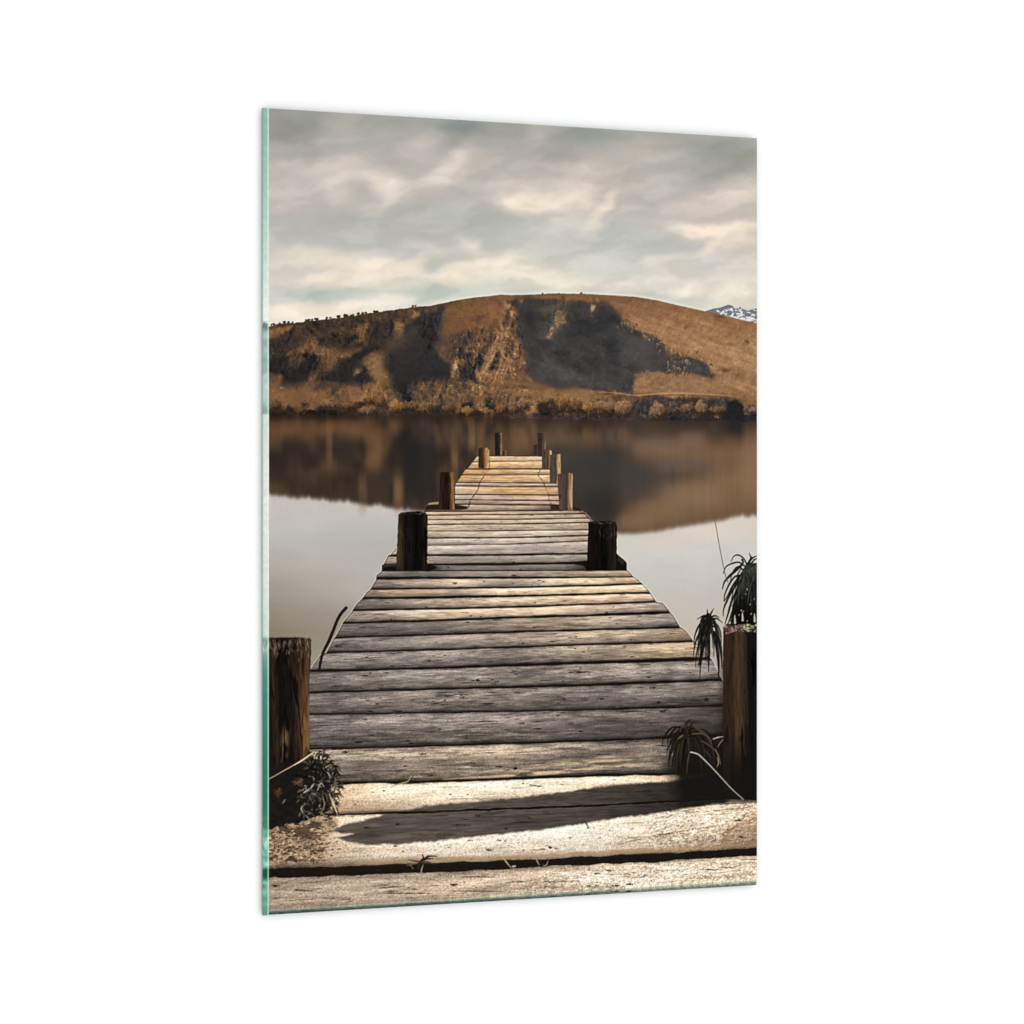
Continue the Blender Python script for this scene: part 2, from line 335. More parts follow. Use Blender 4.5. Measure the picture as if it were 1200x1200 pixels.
# right-hand grassy flank: long diagonal streaks
sl, a = poly([(700, 346), (745, 349), (820, 365), (892, 381), (892, 470), (850, 466), (836, 436), (828, 424), (792, 412), (770, 394), (737, 382), (716, 357)], 1.5, 1.5, 6, 180)
x = X[sl]; y = Y[sl]
s = fbm((x + y * 0.2) / 26, (y - x * 0.34) / 4.2, 181, 4, 0.6)
s2 = fbm((x - y * 0.9) / 18, (y + x * 0.9) / 5, 185, 3)
c = ramp(y - (x - 700) * 0.12, [(344, (130, 92, 57)), (358, (150, 106, 68)), (385, (164, 119, 79)), (420, (166, 121, 81)), (455, (150, 107, 72))])
c = c * (0.80 + 0.26 * s + 0.16 * s2)[..., None] * (0.9 + 0.2 * fbm(x / 1.6, y / 1.4, 188, 2))[..., None]
paint(sl, a * HMASK[sl] * 0.92, c)
hill_poly([(797, 385), (804, 382), (812, 386), (820, 384), (822, 389), (806, 389)], (104, 78, 62), .4, .6, 2, 3, 190, .85, (160, 120, 86))
hill_poly([(792, 390), (797, 390), (796, 392)], (92, 66, 52), .3, .6, 1, 3, 190, .8)
hill_poly([(870, 400), (876, 397), (883, 404), (880, 405)], (90, 74, 66), .4, .5, 1, 3, 191, .85, (190, 160, 130))
hill_poly([(836, 370), (842, 369.4), (850, 371.8), (838, 371.6)], (66, 50, 36), .3, .5, .6, 3, 192, .9)
hill_poly([(880, 392), (888, 394), (884, 395)], (88, 62, 48), .3, .5, .6, 3, 193, .8)
hill_poly([(858, 380), (880, 378), (876, 381)], (118, 80, 50), .3, .8, .6, 3, 193, .6)
hill_poly([(838, 434), (856, 431), (878, 434), (892, 440), (892, 450), (870, 444), (846, 440)], (92, 68, 52), .5, .9, 2.5, 4, 194, .85, (160, 120, 84))
hill_poly([(842, 408), (852, 404), (866, 420), (884, 432), (892, 440), (880, 436), (860, 426)], (182, 136, 92), .25, 1.2, 2.0, 5, 195, .6)
hill_poly([(834, 432), (845, 446), (858, 452), (880, 462), (892, 466), (892, 458), (866, 447), (850, 436)], (168, 122, 78), .3, .8, 1.5, 4, 196, .8)
for i in range(120):
    rx_ = 735 + rng.rand() * 152; ry_ = np.interp(rx_, [735, 800, 887], [360, 374, 392]) + rng.rand() * 62
    sl, a = stroke([(rx_, ry_), (rx_ + 1.5 + rng.rand() * 4, ry_ + rng.rand() * 2)], .4 + rng.rand() * .5, .2, .6)
    LL = LAB[sl]
    paint(sl, a * rng.uniform(.2, .6) * HMASK[sl] * (IMG[sl][..., 0] > .42), col(*[(104, 74, 50), (196, 152, 106)][rng.randint(2)]))
# lower terrace, road and far-shore brush
hill_poly([(743, 446), (752, 442), (766, 436), (776, 437), (786, 441), (800, 445), (830, 447), (846, 452), (862, 462), (840, 463), (800, 460), (745, 462), (741, 454)], (150, 110, 80), .2, .8, 1.2, 5, 200)
hill_poly([(742, 458), (760, 461), (790, 460), (840, 461), (892, 466), (892, 474), (860, 470), (800, 468), (770, 466), (744, 467)], (160, 114, 74), .25, .8, 1.5, 5, 201, .95)
sl, a = stroke([(695, 458), (720, 460), (742, 463), (760, 462), (790, 460.5), (820, 461.5), (850, 463)], .6, .5, .6, .9)
paint(sl, a * .9, col(190, 148, 108))
hill_poly([(712, 450), (722, 456), (726, 448), (724, 458), (716, 462), (708, 462)], (140, 108, 76), .4, .6, 1.5, 3, 202, .8, (72, 58, 52))
hill_poly([(742, 470), (756, 465), (772, 463), (786, 467), (800, 466), (826, 468), (836, 466), (860, 466), (872, 475), (892, 478), (892, 494), (735, 492), (736, 478)], (64, 61, 62), .25, .8, 2.0, 5, 203)
hill_poly([(736, 462), (745, 464), (752, 466), (742, 470), (700, 478), (690, 470), (708, 464)], (74, 62, 58), .35, .8, 2.0, 5, 204, .9, (124, 88, 68))
hill_poly([(800, 472), (824, 468), (830, 484), (814, 488), (790, 486)], (96, 70, 58), .4, .8, 3.0, 4, 205, .8)
hill_poly([(775, 468), (790, 470), (793, 480), (782, 484), (774, 480)], (128, 108, 92), .45, .8, 2.5, 3, 206, .7, (70, 62, 60))
hill_poly([(870, 474), (892, 472), (892, 488), (874, 486)], (128, 96, 74), .4, .8, 2.5, 3, 207, .85)
# crags: relief of a fractal surface lit from the left, strongest where light and shade meet
sl = window(300, 335, 895, 500)
x = X[sl]; y = Y[sl]
hm = HMASK[sl] * (y < shore_y[:, sl[1]])
hw = blur(blur(hm, 2, 0), 2, 1)[..., None]
b0 = blur(blur(IMG[sl] * hm[..., None], 2, 0), 2, 1) / np.maximum(hw, .05)
hw6 = blur(blur(hm, 9, 0), 9, 1)[..., None]
b6 = blur(blur(IMG[sl] * hm[..., None], 9, 0), 9, 1) / np.maximum(hw6, .05)
ks = ss(.46, .62, fbm(x / 22 + y / 40, y / 16, 1080, 3))[..., None] * .9
b0 = b0 * (1 - ks) + b6 * ks
b0 = np.where(hw > .05, b0, col(120, 86, 58))
L0 = b0 @ np.array([.3, .59, .11], F)
m1 = blur(blur(L0, 8, 0), 8, 1); m2 = blur(blur(L0 * L0, 8, 0), 8, 1)
loc = np.sqrt(np.maximum(m2 - m1 * m1, 0))
wx = (fbm(x / 12, y / 12, 1001, 3) - .5) * 14; wy = (fbm(x / 12, y / 12, 1005, 3) - .5) * 14
rel = 0
for sx_, sy_, wt, sd_ in ((30, 34, .40, 1010), (13, 17, .50, 1015), (6.0, 8.5, .42, 1020), (3.2, 4.2, .22, 1025)):
    hgt = ridged((x + wx * min(1, sx_ / 14) + y * .35) / sx_, (y + wy * min(1, sx_ / 14)) / sy_, sd_, 2)
    gr = np.gradient(hgt, axis=1) - .5 * np.gradient(hgt, axis=0)
    rel = rel + wt * np.tanh(gr / (gr.std() * 1.1 + 1e-9))
fin = fbm(x / 2.1, y / 1.9, 1030, 3, .7) - .5
rightside = ss(700, 760, x) * (1 - ss(445, 470, y))
bowl = np.exp(-(((x - 690) / 75) ** 4 + ((y - 405) / 42) ** 4))
t0 = (L0 - .20) / .27
R = np.zeros_like(x)
for pts_, wgt in (([(528, 394), (560, 384), (586, 376), (590, 352), (604, 352), (612, 396), (620, 432), (606, 446), (570, 452), (526, 448)], 1.0), ([(466, 452), (500, 446), (566, 445), (600, 462), (640, 466), (690, 472), (690, 489), (466, 489)], .9),
                  ([(345, 378), (400, 371), (505, 358), (480, 372), (462, 386), (440, 402), (400, 404), (360, 402), (325, 408), (330, 394)], .75), ([(322, 408), (372, 400), (402, 408), (392, 440), (364, 450), (324, 444)], .7), ([(484, 376), (516, 362), (514, 400), (498, 416)], .8), ([(410, 430), (440, 438), (460, 452), (460, 476), (400, 476), (372, 462), (400, 446)], .6),
                  ([(736, 378), (784, 400), (832, 424), (846, 446), (784, 442), (770, 404)], .6), ([(690, 452), (750, 462), (892, 470), (892, 492), (690, 490)], .6), ([(640, 350), (668, 352), (664, 384), (640, 400)], .7)):
    s_, a_ = poly(pts_, 7, 5, 14, 1060)
    tmp = np.zeros((NY, NX), F); tmp[s_] = a_ * wgt
    R = np.maximum(R, tmp[sl])
amp = .07 + .40 * R + 3.6 * loc * (.30 + .70 * R)
mid = (fbm((x + y * .5) / 15, (y + wy) / 9, 1050, 4, .6) - .5) * 1.1
t1 = t0 + amp * (rel * .62 + fin * .7) - .08 * (1 - rightside) + mid * (.12 + .34 * R) * (1 - bowl * .8) * (1 - .6 * rightside)
val = lambda t: np.clip(.20 + .27 * t, .12, .72)
hue = b0 * (val(t1) / np.maximum(L0, .08))[..., None]
rmp = ramp(t1, [(-.4, (36, 34, 35)), (0, (62, 57, 55)), (.24, (79, 71, 66)), (.42, (100, 75, 58)), (.66, (132, 94, 64)), (.95, (162, 117, 78)), (1.3, (190, 150, 108)), (1.7, (214, 180, 138))])
new = hue * .30 + rmp * .70
new = new * (1 - .16 * ((1 - ss(440, 520, x)) * (1 - ss(440, 460, y))))[..., None]
g_ = new.mean(-1, keepdims=True)
new = new * .93 + g_ * .07
new = new * (.95 - .03 * (1 - rightside))[..., None]
# soft relief inside the shadowed bowl
sb = fbm((x + wx) / 20, (y + wy * 1.3 - x * .3) / 12, 1040, 4, .55) - .5
sb2 = ridged((x + wx) / 24, (y + wy - x * .4) / 15, 1046, 4) - .6
new *= (1 + (sb * .75 + sb2 * .6) * bowl * (1 - ss(.30, .40, L0)))[..., None]
nl = new.mean(-1, keepdims=True)
new = new + (nl * np.array([1.02, 1.0, .985], F) - new) * (.75 * bowl * (1 - ss(.30, .40, L0)))[..., None]
IMG[sl] = IMG[sl] * (1 - HMASK[sl][..., None]) + new * HMASK[sl][..., None]
# small outcrops, cracks and tussocks
def chips(n, region, seed, amt=1.0, lean=.5, big=1.0):
    r = np.random.RandomState(seed)
    p = np.array(region)
    _sl, al = poly(region, 2.0, 4, 8, seed)
    for _ in range(n):
        px = r.uniform(p[:, 0].min(), p[:, 0].max()); py = r.uniform(p[:, 1].min(), p[:, 1].max())
        ix = int((px - OX) * K) - _sl[1].start; iy = int((py - OY) * K) - _sl[0].start
        if not (0 <= iy < al.shape[0] and 0 <= ix < al.shape[1]) or al[iy, ix] < .5:
            continue
        ln = r.uniform(1.2, 4.5) * big; an = r.normal(1.2, .5) if r.rand() < lean else r.normal(.15, .35)
        s2, a2 = stroke([(px, py), (px + ln * .5 * math.cos(an) + r.randn() * .4, py + ln * .5 * math.sin(an)), (px + ln * math.cos(an), py + ln * math.sin(an))], .3, .2, .4, r.uniform(.35, .95) * big, 4)
        k = r.choice([.45, .6, 1.45, 1.7, 1.3])
        a2 = (a2 * r.uniform(.35, .85) * amt * HMASK[s2])[..., None]
        IMG[s2] = IMG[s2] * (1 - a2) + np.clip(IMG[s2] * k * (np.array([1.02, .99, .93], F) if k > 1 else 1), 0, .86) * a2
chips(420, [(533, 392), (585, 380), (604, 362), (612, 400), (618, 432), (600, 446), (570, 450), (530, 446)], 1101, 1.0, .75)
chips(420, [(462, 452), (500, 447), (566, 446), (690, 468), (690, 488), (470, 487)], 1102, .9, .5)
chips(420, [(314, 384), (345, 380), (440, 368), (500, 358), (470, 396), (440, 412), (380, 430), (340, 440), (314, 430)], 1103, .8, .35)
chips(110, [(364, 405), (400, 405), (460, 406), (470, 450), (440, 480), (314, 482), (314, 440), (370, 436)], 1104, .7, .4)
chips(120, [(515, 366), (550, 352), (596, 348), (600, 366), (560, 390), (530, 400), (512, 400)], 1105, .45, .3)
chips(130, [(600, 352), (690, 352), (730, 372), (790, 414), (780, 440), (700, 456), (640, 448), (618, 420)], 1106, .38, .7, 1.3)
chips(90, [(735, 372), (800, 368), (892, 388), (892, 466), (850, 462), (838, 436), (790, 408)], 1107, .4, .25)
chips(220, [(695, 452), (745, 446), (860, 462), (892, 470), (892, 492), (695, 490)], 1108, .8, .5)
for (bx, by, rx, ry, c, a_, ro) in [(722, 402, 9, 26, (50, 49, 51), .6, 8), (690, 386, 24, 7, (53, 52, 53), .55, -12), (747, 414, 20, 12, (82, 80, 80), .5, 0), (640, 426, 20, 12, (80, 77, 76), .5, 10), (676, 442, 32, 8, (88, 85, 83), .55, 0), (704, 452, 18, 5, (84, 82, 80), .5, 0), (624, 374, 9, 9, (44, 43, 45), .6, 0), (642, 361, 15, 4.5, (98, 86, 74), .55, -14),
                                (668, 402, 22, 7, (60, 58, 58), .4, -15), (706, 374, 10, 12, (50, 49, 51), .55, 0), (735, 396, 12, 5, (74, 72, 72), .45, 30), (775, 425, 14, 8, (70, 67, 66), .5, 10), (650, 404, 18, 5, (78, 75, 74), .4, -25), (622, 408, 8, 20, (58, 56, 57), .4, 0), (690, 422, 12, 20, (62, 60, 60), .4, 0), (816, 432, 14, 5, (74, 74, 76), .6, 18),
                                (470, 402, 16, 16, (72, 63, 58), .55, -30), (486, 388, 12, 9, (78, 68, 60), .5, -30), (492, 432, 28, 12, (45, 43, 45), .5, 0), (470, 428, 14, 14, (54, 49, 49), .4, 0), (520, 438, 12, 7, (40, 38, 40), .5, 0), (345, 440, 18, 9, (42, 38, 38), .5, 0), (405, 440, 20, 7, (44, 41, 42), .5, 0), (340, 426, 14, 6, (72, 58, 48), .4, 0), (420, 422, 14, 5, (66, 56, 50), .4, -30),
                                (560, 362, 26, 6, (134, 94, 58), .5, -8), (540, 380, 14, 8, (112, 80, 56), .5, 0), (580, 372, 14, 8, (150, 106, 66), .4, 0), (330, 468, 24, 6, (132, 94, 64), .5, 0), (390, 464, 24, 5, (120, 86, 60), .4, 0)]:
    s2 = window(bx - 70, by - 50, bx + 70, by + 50)
    px = WX[s2] - bx; py = WY[s2] - by
    cr_, sr_ = math.cos(math.radians(ro)), math.sin(math.radians(ro))
    u_ = (px * cr_ + py * sr_) / rx; v_ = (-px * sr_ + py * cr_) / ry
    lu = IMG[s2].mean(-1)
    same = np.exp(-((lu - np.mean(c) / 255) / .17) ** 2)
    tx_ = .8 + .4 * fbm(X[s2] / 4, Y[s2] / 3, 1070, 3)
    al_ = (min(1, a_ * 1.45) * np.exp(-(u_ * u_ + v_ * v_)) * HMASK[s2] * same)[..., None]
    IMG[s2] = IMG[s2] * (1 - al_) + (col(*c) * tx_[..., None]) * al_
hill_poly([(652, 364), (656, 363), (660, 368), (663, 378), (655, 381), (649, 389), (643, 397), (640, 394), (646, 384), (652, 377), (650, 370)], (150, 120, 90), .5, .35, 1.0, 3, 167, 1, (112, 90, 66))
hill_poly([(693, 356), (698, 358), (697, 362), (693, 366), (692, 361)], (158, 130, 98), .4, .35, .7, 3, 168)
# rocks along the rim of the bowl
for i in range(60):
    t = rng.rand()
    rx_ = np.interp(t, [0, .3, .6, 1], [728, 752, 782, 836]); ry_ = np.interp(t, [0, .3, .6, 1], [372, 391, 409, 428])
    rx_ += rng.randn() * 4; ry_ += rng.randn() * 3.2 + .5
    sl, a = stroke([(rx_, ry_), (rx_ + rng.randn() * 1.6, ry_ + .6 + rng.rand() * 2.6)], .3 + rng.rand() * .7, .3)
    paint(sl, a * .8 * HMASK[sl], col(*[(176, 140, 100), (104, 82, 64), (66, 58, 54)][rng.randint(3)]))
for i in range(70):
    rx_ = 782 + rng.rand() * 28; ry_ = 420 + rng.rand() * 20
    sl, a = stroke([(rx_, ry_), (rx_ + rng.randn() * 1.4, ry_ + .8 + rng.rand() * 3.0)], .3 + rng.rand() * .4, .2, .4)
    paint(sl, a * .7 * HMASK[sl], col(*[(186, 156, 122), (150, 120, 92), (58, 54, 54)][rng.randint(3)]))
sl, a = stroke([(700, 459.5), (722, 460.5), (742, 463.2), (760, 462.2), (790, 460.6), (820, 461.6), (850, 463.4), (870, 466)], .2, .2, .6, .8)
paint(sl, a * .75, col(196, 154, 114))
sl, a = stroke([(700, 461.5), (742, 465.2), (790, 462.6), (850, 465.6)], .2, .2, .7, .6)
paint(sl, a * .4, col(84, 60, 46))
sl, a = poly([(720, 350), (745, 350), (820, 366), (892, 382), (892, 466), (850, 462), (838, 440), (800, 414), (770, 392), (740, 380)], 4, 3, 12, 1120)
x = X[sl]; y = Y[sl]
g1_ = fbm((x + y * .3) / 20, (y - x * .36) / 3.4, 1121, 4, .6) - .5
g2_ = fbm((x - y * .8) / 9, (y + x * .9) / 3, 1125, 3, .6) - .5
IMG[sl] *= 1 + (a * HMASK[sl] * (g1_ * .26 + g2_ * .18 + (fbm(x / 1.4, y / 1.2, 1128, 2) - .5) * .16))[..., None]
hill_poly([(744, 438), (758, 434), (772, 437), (790, 441), (826, 447), (846, 454), (858, 461), (800, 459), (748, 460)], (150, 112, 84), .25, 1.0, 2.5, 5, 1130, .7)
hill_poly([(756, 445), (764, 437), (778, 437), (786, 444), (784, 456), (762, 457)], (142, 108, 78), .35, .9, 2.5, 4, 1131, .75)
for cx_, cy_, rx__, c_ in ((760, 474, 8, (96, 86, 80)), (786, 474, 7, (112, 92, 78)), (794, 482, 8, (88, 78, 72)), (815, 472, 9, (104, 76, 60)), (834, 474, 7, (92, 72, 60)), (752, 484, 7, (84, 78, 76)), (880, 480, 9, (124, 96, 74))):
    hill_poly([(cx_ + rx__ * math.cos(t), cy_ + rx__ * .7 * math.sin(t)) for t in np.linspace(0, 6.28, 10)[:-1]], c_, .6, .8, 2.4, 3, 1140 + cx_ % 23, .7, tuple(int(v * .55) for v in c_))
# rim of dark reeds along the shore
for (x0, x1, th, c) in [(312, 345, 6, (32, 24, 20)), (350, 396, 7, (30, 24, 20)), (396, 432, 5, (46, 36, 28)), (428, 470, 4, (70, 54, 40)), (470, 580, 5, (52, 42, 36)), (580, 632, 3, (84, 68, 56)), (625, 700, 6, (58, 50, 48)), (690, 735, 7, (56, 47, 46)), (735, 780, 5, (60, 54, 52)), (778, 830, 7, (44, 42, 44)), (826, 892, 8, (42, 40, 42))]:
    ys = np.interp([x0, x1], *zip(*SHORE))
    hill_poly([(x0, ys[0] - th), ((x0 + x1) / 2, ys.mean() - th * .8), (x1, ys[1] - th), (x1, ys[1] + 1), (x0, ys[0] + 1)], c, .4, .6, 1.8, 4, 210 + int(x0) % 37, .95)

def shrub(cx, cy, rx, ry, c, seed):
    r = np.random.RandomState(seed)
    rx *= 1.12; ry *= 1.15; cy -= .8
    hill_poly([(cx - rx, cy + ry * .2), (cx + rx * 1.2, cy + ry * .1), (cx + rx * 1.1, cy + ry + 2), (cx - rx * .8, cy + ry + 2)], (50, 40, 36), .4, 1.2, 2, 4, seed + 2, .75)
    kb = (.74 if cx < 690 else .80) * r.uniform(.78, 1.12)
    c = [v * kb for v in c]
    rx *= r.uniform(.8, 1.15); ry *= r.uniform(.75, 1.12)
    sl, a = poly([(cx + rx * math.cos(t) * r.uniform(.75, 1.12), cy + ry * math.sin(t) * r.uniform(.75, 1.12)) for t in np.linspace(0, 6.28, 15)[:-1]], .9, 3.4, 4.5, seed)
    x = X[sl]; y = Y[sl]
    t = fbm(x / 2.2, y / 2.2, seed + 1, 3, .7)
    lit = 1.16 - 0.72 * ss(-.7, 1.0, (y - cy) / ry + 0.45 * (x - cx) / rx)
    cc = col(*c) * (lit * (0.6 + 0.8 * t))[..., None]
    paint(sl, a * .95, cc)
    for _ in range(int(rx * 2.6)):
        px = cx + r.randn() * rx * .4; py = cy + r.randn() * ry * .4
        sl, a = stroke([(px, py + 1.2), (px + r.randn() * .8, py - 1.4)], .5, .25, .4)
        k = r.uniform(.7, 1.35)
        paint(sl, a * .6, np.clip(col(*c) * k, 0, 1))
_r = np.random.RandomState(1200)
for i in range(64):
    cx_ = 318 + _r.rand() * 568
    sy_ = float(np.interp(cx_, *zip(*SHORE)))
    rr_ = _r.uniform(2.2, 6.0)
    cc_ = [(120, 90, 62), (92, 72, 54), (70, 58, 50), (150, 112, 76), (104, 76, 58), (58, 50, 46), (136, 104, 80)][_r.randint(7)]
    if cx_ > 735: cc_ = [(112, 92, 78), (84, 74, 70), (64, 58, 58), (132, 104, 82), (96, 74, 62)][_r.randint(5)]
    shrub(cx_, sy_ - 3 - _r.rand() * 11, rr_ * _r.uniform(.9, 1.7), rr_ * _r.uniform(.7, 1.1), cc_, 1210 + i * 3)
for i, s_ in enumerate([(702, 478, 8, 7.5), (714.5, 477, 7, 7), (731, 478.5, 8.5, 8), (770, 481.5, 8.5, 8.5), (803, 480, 9, 5.5), (823, 478.5, 9, 8.5), (841, 481, 9, 5)]):
    shrub(*s_, (172, 130, 96), 240 + i * 3)
for i, s_ in enumerate([(466, 477, 10, 9), (408, 476, 13, 5.5), (386, 474, 10, 4.5), (428, 482, 9, 4), (434, 468, 8, 6), (446, 470, 7, 8), (498, 478, 8, 6), (526, 478, 7, 7), (549, 482, 9, 5), (568, 482, 6, 5), (604, 479, 9, 7), (612, 474, 7, 6), (586, 480, 5, 6), (655, 473, 11, 8), (675, 476, 10, 7), (640, 470, 9, 6), (690, 478, 8, 7)]):
    shrub(*s_, [(178, 128, 76), (166, 120, 78), (150, 112, 78), (160, 122, 92)][i % 4], 270 + i * 3)
hill_poly([(852, 472), (862, 468), (871, 476), (874, 494), (849, 494)], (34, 33, 36), .25, .8, 2.5, 4, 320, .97)
# single trees on the ridge line
for tx, s in [(318, 1.2), (321, 1.6), (328, 1.3), (333, 1.8), (338, 1.4), (343, 1.2), (359, 1.7), (362, 1.6), (366, 1.5), (370, 1.9), (372, 1.5), (383, 1.6), (387, 1.3), (396, 1.8), (398, 1.6), (404, 2.0), (406, 1.8), (412, 1.2), (414, 1.1), (420, 1.8), (425, 1.7), (429, 1.6), (439, 1.8), (442, 1.6), (484, 1.4), (487, 1.2), (636, 1.0), (681, 1.2), (655, .6)]:
    ty = float(np.interp(tx, *zip(*RIDGE)))
    sl, a = poly([(tx + s * math.cos(t) * 1.1, ty - s * .9 + s * math.sin(t) * .9) for t in np.linspace(0, 6.28, 9)[:-1]], .4, .9, 2, 330 + int(tx) % 17)
    paint(sl, a * .95, col(48, 40, 32), L_HILL)
    sl, a = stroke([(tx, ty - s), (tx, ty + 1)], .4, .4, .4)
    paint(sl, a * .8, col(52, 42, 32), L_HILL)

# ------------------------------------------------------------------ 3. printed lake
L_LAKE = new_label('lake')
a = np.clip(0.5 + (Y - shore_y) / 1.0, 0, 1).astype(F)
scale = np.interp(XS, [315, 480, 725, 887], [0.88, 0.87, 0.905, 0.93]).astype(F)[None, :]
wob = (fbm(X / 3.0, Y / 60, 340, 3) - 0.5)
wob = (fbm(X / 4.2, Y / 80, 340, 3) - 0.5)
jag = wob * np.where(X < 490, 7, np.where(X > 845, 9, 2.0))
src_y = shore_y - (Y - shore_y) / scale + jag * ss(10, 80, Y - shore_y)
src_lim = np.minimum(src_y, shore_y - 1.5)
yi = np.clip(((src_lim - OY) * K).astype(np.int32), 0, NY - 1)
xi = np.broadcast_to(np.arange(NX)[None, :], yi.shape)
hillonly = IMG.copy()
refl = hillonly[yi, xi]
over = np.clip((ridge_y - src_y) / 3.0, 0, 1)
above = over > 0
refl_h = refl.copy()
refl_h[above] = col(96, 72, 52)
refl_h = blur(blur(refl_h, 11 * K / 2, 0), 2.6 * K / 2, 1)
wide = blur(blur(refl_h, 16, 0), 34, 1)
kr = (ss(690, 770, X) * .97)[..., None]
refl_h = refl_h * (1 - kr) + wide * kr
far = ss(0, 110, Y - shore_y)[..., None]
lum = refl_h.mean(-1, keepdims=True)
tone = col(112, 88, 68) * (0.42 + lum * 1.15)
refl_h = (refl_h * 0.62 + tone * 0.30)
refl_h = refl_h * (1 - 0.42 * far) + tone * 0.42 * far
st = fbm(X / 3.2, Y / 70, 345, 3) - 0.5
refl_h *= ((1 + st * 0.07) * (.90 + .06 * ss(600, 760, X)))[..., None]
refl_h = refl_h * (0.98 + 0.10 * ss(640, 800, X))[..., None]
# darker centre, warm brown on the right
water = ramp(Y, [(560, (206, 199, 188)), (610, (203, 198, 188)), (640, (196, 193, 185)), (690, (188, 182, 172)), (740, (172, 164, 150)), (800, (164, 155, 140))])
lw = ramp(Y, [(560, (198, 190, 176)), (590, (196, 189, 178)), (620, (190, 187, 179)), (660, (182, 175, 164)), (700, (166, 159, 147)), (740, (148, 138, 120)), (780, (156, 146, 130))])
lw = lw + (ramp(X, [(315, (-14, -15, -17)), (420, (6, 6, 6)), (500, (2, 2, 2))])) * ss(620, 700, Y)[..., None]
rw = ramp(Y, [(560, (212, 203, 190)), (620, (211, 203, 192)), (650, (203, 199, 189)), (690, (196, 190, 179)), (740, (188, 178, 163)), (800, (176, 166, 150))])
kx = ss(470, 720, X)[..., None]
water = (lw * (1 - kx) + rw * kx) * np.array([1.01, 1.018, 1.03], F)
water *= (1 + (fbm(X / 70, Y / 24, 350, 3) - 0.5) * 0.08)[..., None]
soft_edge = blur(over.astype(F), 9 * K / 2, 0)
soft_edge = blur(soft_edge, 2, 1)
mixw = ss(0.05, 0.85, soft_edge)[..., None]
lake = refl_h * (1 - mixw) + water * mixw
# light warm fringe where the reflected ridge ends
fr = (np.exp(-((src_y - ridge_y + 14) / 12.0) ** 2) * 0.42 * ss(690, 800, X))[..., None]
lake = lake * (1 - fr) + col(222, 206, 184) * fr
paint((slice(None), slice(None)), a, lake.astype(F), L_LAKE)
def smear(x, y, rx, ry, c, a):
    sl = window(x - rx * 2.6, y - ry * 2.6, x + rx * 2.6, y + ry * 2.6)
    u = (X[sl] - x) / rx; v = (Y[sl] - y) / ry
    al = a * np.exp(-(u ** 4 + np.abs(v) ** 3)) * (LAB[sl] == L_LAKE)
    paint(sl, al.astype(F), col(*c))
for s_ in [(467, 577, 6, 22, (142, 104, 66), .55), (425, 575, 5, 22, (100, 80, 58), .5), (437, 530, 9, 28, (124, 90, 62), .45), (386, 520, 4, 26, (128, 94, 64), .5), (350, 532, 22, 14, (58, 46, 40), .6), (408, 532, 14, 14, (58, 50, 44), .6),
           (444, 572, 12, 12, (66, 54, 46), .6), (484, 545, 12, 50, (36, 35, 36), .75), (362, 560, 30, 8, (62, 52, 44), .5), (340, 500, 30, 8, (118, 82, 56), .4), (405, 500, 30, 8, (132, 92, 62), .4), (500, 540, 10, 44, (42, 41, 42), .6),
           (533, 540, 4, 40, (112, 88, 60), .4), (553, 510, 4, 20, (150, 118, 84), .4), (545, 500, 3, 10, (44, 38, 36), .5), (572, 500, 3, 9, (56, 50, 46), .5), (610, 512, 10, 18, (132, 102, 76), .4), (650, 508, 20, 14, (120, 92, 72), .45),
           (715, 540, 12, 44, (50, 50, 50), .55), (742, 560, 30, 22, (66, 64, 63), .6), (690, 560, 20, 40, (58, 57, 56), .6), (705, 595, 20, 22, (44, 44, 42), .7), (660, 540, 30, 30, (66, 62, 60), .45), (770, 522, 30, 10, (132, 106, 88), .4), (812, 515, 16, 10, (140, 112, 94), .45),
           (800, 546, 30, 8, (104, 88, 78), .6), (862, 500, 10, 10, (40, 38, 40), .8), (855, 535, 8, 24, (116, 84, 60), .5), (850, 580, 16, 14, (118, 88, 60), .45), (880, 540, 10, 40, (134, 106, 84), .5), (788, 560, 2.5, 12, (72, 66, 60), .5), (815, 580, 40, 14, (138, 112, 88), .5), (745, 612, 22, 10, (134, 108, 84), .55), (775, 600, 30, 12, (132, 106, 82), .5), (836, 500, 6, 8, (66, 60, 60), .5), (723, 512, 14, 12, (104, 84, 74), .4), (708, 500, 3, 14, (72, 56, 50), .5), (722, 502, 3, 14, (72, 56, 50), .5)]:
    smear(*s_)
tt = (fbm(X / 2.0, Y / 90, 360, 2) - 0.5) * 0.035 * (Y < 600) * (LAB == L_LAKE)
IMG *= (1 + tt)[..., None]

# ------------------------------------------------------------------ 4. printed jetty
L_DECK = new_label('jetty')
